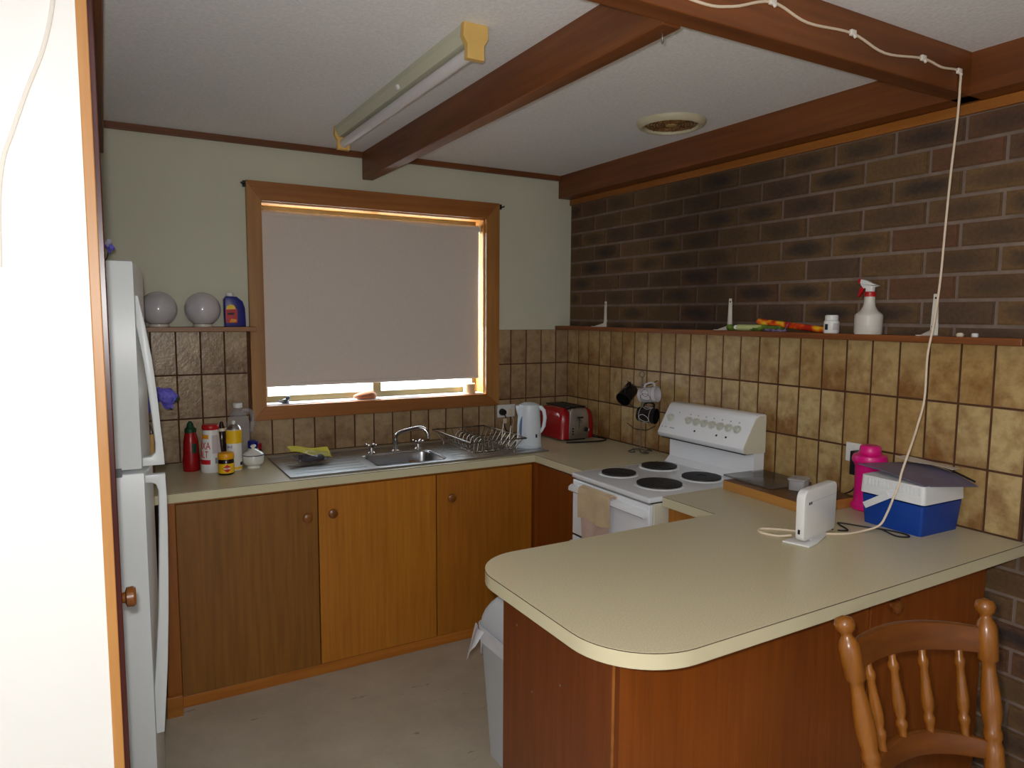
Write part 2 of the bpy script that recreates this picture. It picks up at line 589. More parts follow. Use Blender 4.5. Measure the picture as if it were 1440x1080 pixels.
def lathe(prof, seg=24, **k):
    return add_lathe(BM(), prof, seg, **k)


def smooth_path(pts, n=6, closed=False):
    P = [Vector(p) for p in pts]
    if len(P) < 3:
        return P
    out = []
    L = len(P)
    rng = range(L) if closed else range(L - 1)
    for i in rng:
        p1, p2 = P[i], P[(i + 1) % L]
        p0 = P[i - 1] if (i > 0 or closed) else p1 * 2 - p2
        p3 = P[(i + 2) % L] if (i + 2 < L or closed) else p2 * 2 - p1
        for k in range(n):
            t = k / n
            out.append(0.5 * ((2 * p1) + (-p0 + p2) * t + (2 * p0 - 5 * p1 + 4 * p2 - p3) * t * t
                              + (-p0 + 3 * p1 - 3 * p2 + p3) * t ** 3))
    if not closed:
        out.append(P[-1])
    return out


def add_tube(bm, pts, r, seg=8, n=6, closed=False, smooth=True):
    P = smooth_path(pts, n, closed) if smooth else [Vector(p) for p in pts]
    rings = []
    L = len(P)
    prev = None
    for i, p in enumerate(P):
        if closed:
            t = P[(i + 1) % L] - P[i - 1]
        else:
            t = (P[i + 1] if i < L - 1 else P[i]) - (P[i - 1] if i > 0 else P[i])
        if t.length < 1e-9:
            t = Vector((0, 0, 1))
        t.normalize()
        if prev is None:
            a = Vector((0, 0, 1)) if abs(t.z) < 0.9 else Vector((1, 0, 0))
            u = t.cross(a).normalized()
        else:
            u = prev - t * prev.dot(t)
            if u.length < 1e-6:
                u = t.orthogonal()
            u.normalize()
        prev = u
        w = t.cross(u)
        rr = r[min(i, len(r) - 1)] if isinstance(r, (list, tuple)) else r
        rings.append([bm.verts.new(p + (u * math.cos(2 * PI * k / seg) + w * math.sin(2 * PI * k / seg)) * rr) for k in range(seg)])
    pairs = list(zip(rings, rings[1:])) + ([(rings[-1], rings[0])] if closed else [])
    for a, b in pairs:
        for k in range(seg):
            k2 = (k + 1) % seg
            bm.faces.new((a[k], b[k], b[k2], a[k2]))
    if not closed:
        bm.faces.new(rings[0])
        bm.faces.new(list(reversed(rings[-1])))
    return bm


def tube(pts, r, seg=8, n=6, closed=False, smooth=True):
    return add_tube(BM(), pts, r, seg, n, closed, smooth)


def add_prism(bm, poly, lo, hi, axis=2, bev=0.0):
    """poly is a list of 2D points; extruded along axis (0: poly in y,z; 1: poly in x,z; 2: poly in x,y)"""
    def P(a, b, c):
        return (c, a, b) if axis == 0 else ((a, c, b) if axis == 1 else (a, b, c))
    A = [bm.verts.new(P(a, b, lo)) for a, b in poly]
    B = [bm.verts.new(P(a, b, hi)) for a, b in poly]
    n = len(poly)
    fs = [bm.faces.new(A), bm.faces.new(B)]
    for i in range(n):
        j = (i + 1) % n
        fs.append(bm.faces.new((A[i], A[j], B[j], B[i])))
    bmesh.ops.recalc_face_normals(bm, faces=fs)
    if bev > 0:
        es = [e for e in fs[0].edges] + [e for e in fs[1].edges]
        bmesh.ops.bevel(bm, geom=es, offset=bev, segments=2, profile=0.5, affect='EDGES')
    return bm


def prism(poly, lo, hi, axis=2, bev=0.0):
    return add_prism(BM(), poly, lo, hi, axis, bev)


def sheet(fn, nu, nv, thick=0.0):
    """grid surface from fn(u,v), optionally thickened"""
    bm = BM()
    g = [[bm.verts.new(fn(i / nu, j / nv)) for j in range(nv + 1)] for i in range(nu + 1)]
    for i in range(nu):
        for j in range(nv):
            bm.faces.new((g[i][j], g[i + 1][j], g[i + 1][j + 1], g[i][j + 1]))
    bmesh.ops.recalc_face_normals(bm, faces=bm.faces)
    if thick:
        bmesh.ops.solidify(bm, geom=list(bm.faces), thickness=thick)
    return bm


def xf(bm, loc=(0, 0, 0), rot=(0, 0, 0), scale=(1, 1, 1)):
    from mathutils import Euler
    m = Matrix.Translation(loc) @ Euler(rot).to_matrix().to_4x4() @ Matrix.Diagonal((*scale, 1))
    bmesh.ops.transform(bm, matrix=m, verts=bm.verts)
    return bm


def patch(r, a0, a1, z0, z1, cx=0, cy=0, n=10, r1=None, th=0.0006):
    """a label wrapped on a round body (r at z0, r1 at z1)"""
    r1 = r if r1 is None else r1
    return sheet(lambda u, v: (cx + (r + (r1 - r) * v + th) * math.cos(a0 + (a1 - a0) * u),
                               cy + (r + (r1 - r) * v + th) * math.sin(a0 + (a1 - a0) * u),
                               z0 + (z1 - z0) * v), n, 2, 0.0004)


def text_bm(s, size, depth=0.0006, stretch=1.0):
    c = bpy.data.curves.new('lettering', 'FONT')
    c.body = s
    c.size = size
    c.extrude = depth / 2
    c.align_x = 'CENTER'
    c.align_y = 'CENTER'
    o = bpy.data.objects.new('lettering', c)
    COL.objects.link(o)
    dg = bpy.context.evaluated_depsgraph_get()
    dg.update()
    me = bpy.data.meshes.new_from_object(o.evaluated_get(dg))
    bm = BM()
    bm.from_mesh(me)
    bpy.data.objects.remove(o)
    bpy.data.curves.remove(c)
    bpy.data.meshes.remove(me)
    for v in bm.verts:
        v.co.x *= stretch
    return bm


def wrap_text(s, size, r, ang, z, cx=0, cy=0, r_slope=0.0, stretch=1.0):
    bm = text_bm(s, size, 0.0008, stretch)
    for v in bm.verts:
        rr = r + v.co.y * r_slope + 0.001 + v.co.z
        a = ang + v.co.x / r
        v.co = Vector((cx + rr * math.cos(a), cy + rr * math.sin(a), z + v.co.y))
    return bm


def O(name, bm, mat, parent=None, smooth=False, loc=None, rotz=0.0, ang=0.7):
    me = bpy.data.meshes.new(name)
    if smooth:
        bm.normal_update()
        for f in bm.faces:
            f.smooth = True
        for e in bm.edges:
            if len(e.link_faces) == 2 and e.calc_face_angle(0) > ang:
                e.smooth = False
    bm.to_mesh(me)
    bm.free()
    me.materials.append(M[mat] if isinstance(mat, str) else mat)
    o = bpy.data.objects.new(name, me)
    COL.objects.link(o)
    if parent is not None:
        o.parent = parent
    if loc is not None:
        o.location = loc
    o.rotation_euler.z = rotz
    return o


def thing(name, label, cat, loc=(0, 0, 0), rotz=0.0, group=None):
    o = bpy.data.objects.new(name, None)
    o.empty_display_size = 0.05
    COL.objects.link(o)
    o.location = loc
    o.rotation_euler.z = rotz
    o['label'] = label
    o['category'] = cat
    if group:
        o['group'] = group
    return o


def tag(o, label, cat, group=None):
    o['label'] = label
    o['category'] = cat
    if group:
        o['group'] = group
    return o


def struct(name, bm, mat, label, cat='structure', smooth=False):
    o = O(name, bm, mat, None, smooth)
    o['kind'] = 'structure'
    o['label'] = label
    o['category'] = cat
    return o


def to_cam(x, y):
    return math.atan2(CAM.y - y, CAM.x - x)


# ================================================================ SETTING
CEIL = 2.42
WX0, WX1, WZ0, WZ1 = -1.785, -0.572, 1.147, 2.136     # kitchen window opening
bm = box(-4.6, 0.12, -6.6, 0.25, -0.08, 0.0)
struct('floor', bm, 'floor', 'grey beige vinyl kitchen floor with dark scuffs', 'floor')
bm = box(-4.6, 0.12, -6.6, 0.25, CEIL, CEIL + 0.06)
struct('ceiling', bm, 'ceiling', 'white finely textured ceiling between brown beams', 'ceiling')

bm = BM()                                              # window wall, with its opening
add_box(bm, -3.2, WX0, 0.01, 0.16, 0, CEIL)
add_box(bm, WX1, 0.12, 0.01, 0.16, 0, CEIL)
add_box(bm, WX0, WX1, 0.01, 0.16, 0, WZ0)
add_box(bm, WX0, WX1, 0.01, 0.16, WZ1, CEIL)
wall_far = struct('wall_far', bm, 'wall_cream', 'cream painted window wall above the tiles', 'wall')
wall_right = struct('wall_right', box(0.02, 0.12, -6.6, 0.01, 0, CEIL), 'mortar',
                    'dark brown brick wall beside the stove', 'wall')
bm = box(-4.6, -2.478, -2.0, -1.9, 0, CEIL)
struct('wall_left', bm, 'wall_white', 'bright white painted wall at the left edge', 'wall')
struct('wall_pantry', box(-3.2, -3.1, -1.9, 0.01, 0, CEIL), 'wall_cream', 'cream wall behind the fridge', 'wall')
struct('wall_side', box(-4.7, -4.6, -6.6, -1.9, 0, CEIL), 'wall_white', 'white wall of the living area', 'wall')
bm = BM()
add_box(bm, -4.6, -3.25, -6.6, -6.5, 0, CEIL)
add_box(bm, -2.75, 0.12, -6.6, -6.5, 0, CEIL)
add_box(bm, -3.25, -2.75, -6.6, -6.5, 0, 1.3)
add_box(bm, -3.25, -2.75, -6.6, -6.5, 1.8, CEIL)
struct('wall_near', bm, 'wall_white', 'white wall behind the viewer with an opening for the added fill window', 'wall')
gd = struct('fill_window', box(-3.25, -2.75, -6.56, -6.55, 1.3, 1.8), 'glass', 'unseen window added behind the viewer to let in fill light', 'window')  # unseen window, added and sized to set the ambient fill
bm = box(-30, 30, -30, 30, -0.2, -0.1)
gr = struct('ground', bm, 'ground', 'pale paving outside the window', 'ground')

# ---- bricks of the right-hand wall
MOD_Z, MOD_Y = 0.0858, 0.240
meshes = {}


def brick_piece(y0, y1, z0, z1):
    key = (round(y1 - y0, 3), round(z1 - z0, 3))
    if key not in meshes:
        w, h = key
        b = box(-0.008, 0.0, -w / 2, w / 2, -h / 2, h / 2)
        es = [e for e in b.edges if all(abs(v.co.x + 0.008) < 1e-6 for v in e.verts)]
        bmesh.ops.bevel(b, geom=es, offset=0.004, segments=2, affect='EDGES')
        me = bpy.data.meshes.new('brick')
        b.to_mesh(me)
        b.free()
        me.materials.append(M['brick'])
        meshes[key] = me
    o = bpy.data.objects.new('brick', meshes[key])
    COL.objects.link(o)
    o.parent = wall_right
    o.location = (0.02 + random.uniform(-0.0015, 0.001), (y0 + y1) / 2, (z0 + z1) / 2)


Z_TOP = 2.170
for k in range(-1, 26):
    zc_top = Z_TOP + 0.0858 - 0.0858 * (k + 1)          # joint above this course
    z1 = min(zc_top - 0.006, 2.262)
    z0 = zc_top - MOD_Z + 0.006
    if z0 < 0.0:
        z0 = 0.001
    if z1 - z0 < 0.012:
        continue
    off = -2.028 if k % 2 else -2.1545
    j = off + MOD_Y * 9
    while j > -3.6:
        y1, y0 = j - 0.006, j - MOD_Y + 0.006
        j -= MOD_Y
        if y0 > -0.0:
            continue
        y1 = min(y1, -0.002)
        if z1 < 1.54:                                   # behind the tiles and cupboards nothing shows
            if y0 > -2.40:
                continue
        if y1 - y0 < 0.02:
            continue
        if z1 < 1.5 and z0 > 0.9 - 0.06 and y1 > -2.53:
            y1 = -2.53
            if y1 - y0 < 0.02:
                continue
        brick_piece(y0, y1, z0, z1)

# ---- splashback tiles
TW, TH, GR = 0.1045, 0.2062, 0.0075
tmesh = {}


def tile_piece(parent, axis, a0, a1, z0, z1, mat):
    key = (axis, round(a1 - a0, 4), round(z1 - z0, 4), mat)
    if key not in tmesh:
        w, h = key[1], key[2]
        if axis == 'x':
            b = box(-w / 2, w / 2, 0, 0.008, -h / 2, h / 2)
            es = [e for e in b.edges if all(abs(v.co.y) < 1e-6 for v in e.verts)]
        else:
            b = box(0, 0.008, -w / 2, w / 2, -h / 2, h / 2)
            es = [e for e in b.edges if all(abs(v.co.x) < 1e-6 for v in e.verts)]
        bmesh.ops.bevel(b, geom=es, offset=0.0022, segments=2, affect='EDGES')
        me = bpy.data.meshes.new('tile')
        b.to_mesh(me)
        b.free()
        me.materials.append(M[mat])
        tmesh[key] = me
    o = bpy.data.objects.new('tile', tmesh[key])
    COL.objects.link(o)
    o.parent = parent
    c = (a0 + a1) / 2
    jit = random.uniform(-0.0006, 0.0006)
    o.location = (c, jit, (z0 + z1) / 2) if axis == 'x' else (jit, c, (z0 + z1) / 2)
    o.rotation_euler = (random.uniform(-.004, .004), random.uniform(-.004, .004), random.uniform(-.004, .004))


ROWS = [(0.902, 0.9 + TH), (0.9 + TH, 0.9 + 2 * TH), (0.9 + 2 * TH, 0.9 + 3 * TH)]
OB, OR_ = -0.0179, 0.0049
FX0, FX1, FZ0 = -1.852, -0.488, 1.078                   # outer window frame
for (z0, z1) in ROWS:
    a = [0.0] + [-(i * TW + OB) for i in range(1, 25)]
    for i in range(24):
        x1, x0 = a[i], a[i + 1]
        x1 -= GR / 2 if i else 0.001
        x0 += GR / 2
        zz0, zz1 = z0 + GR / 2, z1 - GR / 2
        if z1 > 1.4:
            zz1 = 1.512
        if x1 > FX0 and x0 < FX1:                       # meets the window frame
            if z0 >= 1.1:
                if x0 < FX0:
                    x1 = FX0
                elif x1 > FX1:
                    x0 = FX1
                else:
                    continue
            else:
                if x0 >= FX0 - 0.03 and x1 <= FX1 + 0.03:
                    zz1 = FZ0 - 0.003
        if x1 - x0 < 0.008:
            continue
        tile_piece(wall_far, 'x', x0, x1, zz0, zz1, 'tile_grey')
    a = [0.0] + [-(i * TW + OR_) for i in range(1, 25)]
    for i in range(24):
        y1, y0 = a[i] - (GR / 2 if i else 0.001), a[i + 1] + GR / 2
        tile_piece(wall_right, 'y', y0, y1, z0 + GR / 2, min(z1 - GR / 2, 1.512), 'tile_gold')
bm = BM()
for bx in ((-2.6, FX0 + .02, 0.9, 1.513), (FX0 + .02, FX1 - .02, 0.9, FZ0 + 0.01), (FX1 - .02, 0.012, 0.9, 1.513)):
    add_box(bm, bx[0], bx[1], 0.0035, 0.0105, bx[2], bx[3])
O('grout', bm, 'grout', wall_far)
O('grout', box(0.0035, 0.0205, -2.516, 0.0035, 0.9, 1.513), 'grout', wall_right)

# ---- beams and trims
struct('trim_1', box(-1.279, -1.222, -2.256, 0.008, 2.285, CEIL + .01, 0.003), 'beam', 'brown timber ceiling beam running to the window wall', 'beam')
struct('trim_2', box(-4.5, 0.0, -2.318, -2.256, 2.29, CEIL + .01, 0.003), 'beam_x', 'brown timber cross beam with the white cord clipped on', 'beam')
struct('trim_3', box(-0.076, 0.02, -6.4, 0.008, 2.29, CEIL + .01, 0.003), 'beam', 'brown timber beam along the top of the brick wall', 'beam')
struct('trim_4', box(-2.50, -2.428, -1.9, 0.008, 2.285, CEIL + .01, 0.003), 'beam', 'brown timber beam end beyond the fridge', 'beam')
struct('trim_5', box(0.004, 0.024, -6.4, 0.006, 2.255, 2.289, 0.003), 'trim_yellow', 'yellow brown bead under the brick wall beam', 'trim')
bm = BM()
add_box(bm, -2.428, -1.279, -0.012, 0.012, 2.392, CEIL)
add_box(bm, -1.222, -0.076, -0.012, 0.012, 2.392, CEIL)
struct('trim_6', bm, 'beam_x', 'thin brown cornice above the window wall', 'trim')
jb = struct('trim_7', box(-2.478, -2.459, -2.004, -1.90, 0, CEIL, 0.002), 'jamb', 'pale orange timber strip edging the white wall', 'trim')

# ---- pantry door with its knob
pd = struct('door_1', box(-2.470, -2.449, -1.985, -1.27, 0.02, 2.28, 0.002), 'door_red', 'dark red edge of the pantry door', 'door')
bm = lathe([(0.0, 0.0), (0.010, 0.0), (0.012, 0.010), (0.021, 0.013), (0.022, 0.026), (0.018, 0.031), (0.0, 0.032)], 20)
xf(bm, (-2.453, -1.90, 0.985), (0, R(90), 0))
O('knob', bm, 'knob', pd, True)

# ================================================================ WINDOW
w1 = thing('window_1', 'wide kitchen window in an orange brown timber frame', 'window', (0, 0, 0))
w1['kind'] = 'structure'
th0, th1 = -0.018, 0.012


def arch(name, poly, mat):
    O(name, prism(poly, th0, th1, axis=1, bev=0.002), mat, w1)


oz1 = 2.226
arch('frame_board', [(FX0, FZ0), (FX1, FZ0), (WX1, WZ0), (WX0, WZ0)], 'frame_h')
arch('frame_board', [(FX0, oz1), (WX0, WZ1), (WX1, WZ1), (FX1, oz1)], 'frame_h')
arch('frame_board', [(FX0, FZ0), (WX0, WZ0), (WX0, WZ1), (FX0, oz1)], 'frame_v')
arch('frame_board', [(FX1, FZ0), (FX1, oz1), (WX1, WZ1), (WX1, WZ0)], 'frame_v')
O('sill', box(WX0, WX1, 0.008, 0.155, WZ0 - 0.012, WZ0 + 0.004, 0.001), 'sill_white', w1)
O('reveal', box(WX0, WX1, 0.010, 0.155, WZ1 - 0.006, WZ1 + 0.008), 'reveal', w1)
O('reveal', box(WX0 - 0.01, WX0 + 0.006, 0.010, 0.155, WZ0, WZ1), 'reveal', w1)
O('reveal', box(WX1 - 0.006, WX1 + 0.01, 0.010, 0.155, WZ0, WZ1), 'reveal', w1)
bm = BM()
add_box(bm, WX0 + .006, WX1 - .006, 0.105, 0.15, WZ0 + 0.004, WZ0 + 0.035, 0.002)
add_box(bm, WX0 + .006, WX1 - .006, 0.105, 0.15, WZ1 - 0.04, WZ1 - 0.006, 0.002)
add_box(bm, WX0 + .006, WX0 + .03, 0.105, 0.15, WZ0 + .035, WZ1 - .04, 0.002)
add_box(bm, WX1 - .03, WX1 - .006, 0.105, 0.15, WZ0 + .035, WZ1 - .04, 0.002)
sash = O('sash_frame', bm, 'alu', w1)
O('meeting_stile', box(-1.205, -1.160, 0.098, 0.145, WZ0 + .035, WZ1 - .04, 0.002), 'alu', w1)
O('pane', box(WX0 + .03, -1.20, 0.128, 0.132, WZ0 + .03, WZ1 - .03), 'glass', w1)
O('pane', box(-1.165, WX1 - .03, 0.118, 0.122, WZ0 + .03, WZ1 - .03), 'glass', w1)
for xx in (FX0 - 0.006, FX1 + 0.006):
    s = -1 if xx < -1 else 1
    bm = tube([(xx, -0.012, 2.208), (xx, -0.02, 2.206), (xx + 0.012 * s, -0.026, 2.206), (xx + 0.018 * s, -0.026, 2.212)], 0.004, 6)
    add_box(bm, xx - 0.008, xx + 0.008, -0.016, 0.0, 2.194, 2.222)
    O('curtain_hook', bm, 'black', w1, True)

bl = thing('roller_blind', 'closed grey beige fabric roller blind inside the window frame', 'blind', (-1.18, 0.045, 2.1))
bm = tube([(-0.595, 0, -0.020), (0.585, 0, -0.020)], 0.021, 16, smooth=False)
O('roller', bm, 'blind', bl, True)
O('fabric', sheet(lambda u, v: (-0.607 + 1.188 * u, -0.018 + 0.004 * math.sin(v * 3) + 0.002 * math.sin(u * 9 + v * 4), -0.022 - 0.825 * v), 24, 24, 0.0012), 'blind', bl, True)
O('bottom_bar', box(-0.607, 0.581, -0.020, -0.006, -0.864, -0.844, 0.004), 'blind', bl)
bm = lathe([(0.0, 0), (0.024, 0), (0.026, 0.006), (0.018, 0.012), (0.0, 0.012)], 16)
xf(bm, (0.585, 0, -0.020), (0, R(90), 0))
O('end_bracket', bm, 'cream', bl, True)
O('bead_chain', tube([(0.592, -0.02, -0.0), (0.591, -0.02, -0.5), (0.591, -0.02, -0.56), (0.593, 0.0, -0.5), (0.593, 0.006, 0)], 0.0018, 6, 3), 'cream', bl, True)

t = thing('figurine', 'small dark pewter figurine at the left end of the window sill', 'ornament', (-1.685, 0.035, WZ0 + .004))
O('body', lathe([(0, 0), (0.016, 0), (0.020, 0.008), (0.013, 0.02), (0.0, 0.024)], 14), 'pewter', t, True)
O('head', xf(lathe([(0, -0.012), (0.009, -0.008), (0.012, 0), (0.009, 0.008), (0, 0.012)], 12), (0.012, -0.004, 0.028)), 'pewter', t, True)
O('tail', tube([(-0.015, 0, 0.008), (-0.03, 0, 0.012), (-0.034, 0.002, 0.02)], [0.005] * 10 + [0.003], 7), 'pewter', t, True)
bm = BM()
bmesh.ops.create_icosphere(bm, subdivisions=3, radius=1)
for v in bm.verts:
    v.co = Vector((v.co.x * 0.064 * (1 - 0.12 * v.co.x), v.co.y * 0.028, max(v.co.z, -0.55) * 0.026 * (1 + 0.25 * v.co.x)))
xf(bm, (-1.265, 0.035, WZ0 + .004 + 0.0143))
tag(O('river_stone', bm, 'stone', None, True), 'smooth reddish river stone lying mid window sill', 'stone')
t = thing('candle', 'squat cream candle standing at the right end of the window sill', 'candle', (-0.652, 0.04, WZ0 + .004))
O('wax', lathe([(0, 0), (0.033, 0), (0.035, 0.003), (0.035, 0.052), (0.031, 0.055), (0.028, 0.051), (0, 0.050)], 24), 'candle', t, True)
O('wick', tube([(0, 0, 0.049), (0.001, 0, 0.060)], 0.0012, 6, smooth=False), 'black', t)

# ================================================================ BENCHES
# worktop beside the window, with the sink cut-out
BX0, BX1, BY0, BY1 = -1.392, -1.045, -0.505, -0.262


def cells(z0, z1, grow):
    bm = BM()
    f = -0.603 - grow
    add_box(bm, -3.09, BX0, f, -0.001, z0, z1)
    add_box(bm, BX0, BX1, f, BY0, z0, z1)
    add_box(bm, BX0, BX1, BY1, -0.001, z0, z1)
    add_box(bm, BX1, -0.603 - grow, f, -0.001, z0, z1)
    add_box(bm, -0.603 - grow, -0.001, -1.018, -0.001, z0, z1)
    return bm


wt = thing('worktop', 'beige laminate worktop along the window wall holding the steel sink', 'worktop', (0, 0, 0))
O('edge_band', cells(0.862, 0.8972, 0.0), 'edge', wt)
O('seam', cells(0.8972, 0.8988, 0.0006), 'seam', wt)
O('top_sheet', cells(0.8988, 0.9, 0.0), 'laminate', wt)


def pen_poly(g):
    pts = [(-0.001, -1.550), (-0.603 - g, -1.550), (-0.603 - g, -1.828 + g)]
    r1, r2 = 0.155, 0.19
    X, Y1, Y0 = -1.588 - g, -1.828 + g, -2.548 - g
    for k in range(11):
        a = PI / 2 + PI / 2 * k / 10
        pts.append((X + r1 + r1 * math.cos(a), Y1 - r1 + r1 * math.sin(a)))
    for k in range(13):
        a = PI + PI / 2 * k / 12
        pts.append((X + r2 + r2 * math.cos(a), Y0 + r2 + r2 * math.sin(a)))
    pts.append((-0.001, -2.536 - g))
    return pts


pt = thing('worktop', 'beige laminate peninsula benchtop with rounded outer corners', 'worktop', (0, 0, 0))
O('edge_band', prism(pen_poly(0), 0.862, 0.8972), 'edge', pt, True, ang=0.5)
O('seam', prism(pen_poly(0.0007), 0.8972, 0.8988), 'seam', pt, True, ang=0.5)
O('top_sheet', prism(pen_poly(0), 0.8988, 0.9), 'laminate', pt, True, ang=0.5)


def knob_bm(r=0.021):
    return lathe([(0.0, 0.0), (r * .5, 0.0), (r * .45, 0.010), (r * .9, 0.013), (r, 0.018), (r * .95, 0.024), (r * .6, 0.028), (0, 0.029)], 20)


def add_knob(parent, x, y, z, axis, mat='knob'):
    b = knob_bm()
    rot = {'-y': (R(90), 0, 0), '-x': (0, R(-90), 0)}[axis]
    xf(b, (x, y, z), rot)
    return O('knob', b, mat, parent, True)


def carcass(x0, x1, y0, y1, z0, z1, open_top=True):
    b = BM()
    t_ = 0.016
    add_box(b, x0, x0 + t_, y0, y1, z0, z1)
    add_box(b, x1 - t_, x1, y0, y1, z0, z1)
    add_box(b, x0 + t_, x1 - t_, y1 - t_, y1, z0, z1)
    add_box(b, x0 + t_, x1 - t_, y0, y1 - t_, z0, z0 + t_)
    add_box(b, x0 + t_, x1 - t_, y0, y0 + 0.02, z1 - 0.03, z1)
    return b


DF = -0.578
c = thing('double_cabinet', 'two door brown veneer cabinet under the left drainer and sink', 'cabinet', (0, 0, 0))
O('carcass', carcass(-2.248, -1.132, DF + 0.02, -0.012, 0.05, 0.861), 'door_c', c)
d = O('door', box(-2.246, -1.691, DF, DF + 0.018, 0.056, 0.846, 0.0015), 'door_a', c)
d['label'] = 'darker brown left door'
add_knob(d, -1.737, DF, 0.727, '-y')
d = O('door', box(-1.686, -1.134, DF, DF + 0.018, 0.056, 0.846, 0.0015), 'door_b', c)
add_knob(d, -1.628, DF, 0.733, '-y')
c = thing('sink_cabinet', 'single door amber veneer cabinet under the dish rack', 'cabinet', (0, 0, 0))
O('carcass', carcass(-1.130, -0.602, DF + 0.02, -0.012, 0.05, 0.861), 'door_c', c)
d = O('door', box(-1.128, -0.604, DF, DF + 0.018, 0.056, 0.846, 0.0015), 'door_c', c)
add_knob(d, -1.058, DF, 0.731, '-y')
b1 = struct('baseboard_far', box(-2.249, -0.60, -0.566, -0.54, 0, 0.049, 0.002), 'rail', 'honey timber kick rail under the sink cabinets', 'baseboard')
ep = thing('end_panel', 'honey veneer end panel of the bench beside the fridge', 'panel', (0, 0, 0))
O('panel', box(-2.302, -2.250, -0.602, -0.012, 0.0, 0.861, 0.002), 'stile', ep)
O('foot_block', box(-2.308, -2.250, -0.622, -0.602, 0.0, 0.085, 0.002), 'rail', ep)

c = thing('corner_cabinet', 'narrow dark veneer corner cabinet left of the stove', 'cabinet', (0, 0, 0))
b = BM()
add_box(b, -0.556, -0.02, -1.012, -0.996, 0.05, 0.861)
add_box(b, -0.556, -0.02, -0.60, -0.584, 0.05, 0.861)
add_box(b, -0.036, -0.02, -0.996, -0.60, 0.05, 0.861)
add_box(b, -0.556, -0.036, -0.996, -0.60, 0.05, 0.066)
O('carcass', b, 'pen_end', c)
O('corner_post', box(-0.598, -0.560, -0.598, -0.563, 0.0, 0.861), 'pen_front', c)
d = O('door', box(-0.576, -0.558, -1.012, -0.602, 0.056, 0.846, 0.0015), 'pen_front', c)
add_knob(d, -0.576, -0.945, 0.735, '-x')
c = thing('filler_cabinet', 'narrow veneer cabinet between the stove and the peninsula', 'cabinet', (0, 0, 0))
b = BM()
add_box(b, -0.556, -0.02, -1.572, -1.556, 0.05, 0.861)
add_box(b, -0.556, -0.02, -1.936, -1.92, 0.05, 0.861)
add_box(b, -0.036, -0.02, -1.92, -1.572, 0.05, 0.861)
add_box(b, -0.556, -0.036, -1.92, -1.572, 0.05, 0.066)
O('carcass', b, 'door_c', c)
O('door', box(-0.576, -0.558, -1.932, -1.556, 0.056, 0.852, 0.0015), 'door_b', c)

PX, PY0, PY1 = -1.530, -2.436, -1.944
c = thing('peninsula_cabinet', 'red brown veneer peninsula cabinet under the rounded benchtop', 'cabinet', (0, 0, 0))
b = BM()
add_box(b, PX + 0.018, -0.02, PY1 - 0.016, PY1, 0.0, 0.861)
add_box(b, PX + 0.018, -0.02, PY0 + 0.04, PY1 - 0.016, 0.05, 0.066)
add_box(b, -0.036, -0.02, PY0 + 0.02, PY1 - 0.016, 0.066, 0.861)
add_box(b, -0.66, -0.644, PY0 + 0.02, PY1 - 0.016, 0.066, 0.861)
O('carcass', b, 'pen_end', c)
e = O('end_panel', box(PX, PX + 0.018, PY0, PY1, 0.0, 0.861, 0.001), 'pen_end', c)
e['label'] = 'end panel facing the kitchen floor'
O('front_panel', box(PX + 0.018, -0.628, PY0, PY0 + 0.018, 0.0, 0.861, 0.001), 'pen_front', c)
d = O('door', box(-0.622, -0.02, PY0 - 0.001, PY0 + 0.017, 0.06, 0.845, 0.0015), 'pen_front', c)
add_knob(d, -0.525, PY0 - 0.001, 0.775, '-y')
O('kick_rail', box(-0.626, -0.02, PY0 + 0.018, PY0 + 0.036, 0.0, 0.056), 'pen_end', c)
O('corner_bead', box(PX - 0.0015, PX + 0.003, PY0 - 0.0015, PY0 + 0.003, 0.0, 0.861), 'trim_yellow', c)
for yy, zz in ((-2.02, 0.77), (-2.10, 0.62), (-2.23, 0.70), (-2.05, 0.35)):
    O('screw', xf(lathe([(0, 0), (0.003, 0), (0.003, 0.001), (0, 0.0012)], 8), (PX, yy, zz), (0, R(-90), 0)), 'brushed', c)

# ---- sink
sk = thing('kitchen_sink', 'stainless steel sink with a drainer each side under the window', 'sink', (0, 0, 0.9))
SX0, SX1, SY0, SY1 = -1.800, -0.500, -0.572, -0.085


def rim_cells(z0, z1):
    b = BM()
    add_box(b, SX0, BX0, SY0, SY1, z0, z1)
    add_box(b, BX1, SX1, SY0, SY1, z0, z1)
    add_box(b, BX0, BX1, SY0, BY0, z0, z1)
    add_box(b, BX0, BX1, BY1, SY1, z0, z1)
    return b


O('drainer', rim_cells(0.0005, 0.004), 'steel', sk)
b = BM()
for x0, x1, y0, y1 in ((SX0, SX1, SY0, SY0 + .008), (SX0, SX1, SY1 - .008, SY1), (SX0, SX0 + .008, SY0, SY1), (SX1 - .008, SX1, SY0, SY1)):
    add_box(b, x0, x1, y0, y1, 0.0042, 0.0075, 0.0012)
O('rim', b, 'steel', sk)


def rrect(x0, x1, y0, y1, r, n=5):
    out = []
    for cx, cy, a0 in ((x1 - r, y1 - r, 0), (x0 + r, y1 - r, 90), (x0 + r, y0 + r, 180), (x1 - r, y0 + r, 270)):
        for k in range(n + 1):
            a = R(a0 + 90 * k / n)
            out.append((cx + r * math.cos(a), cy + r * math.sin(a)))
    return out


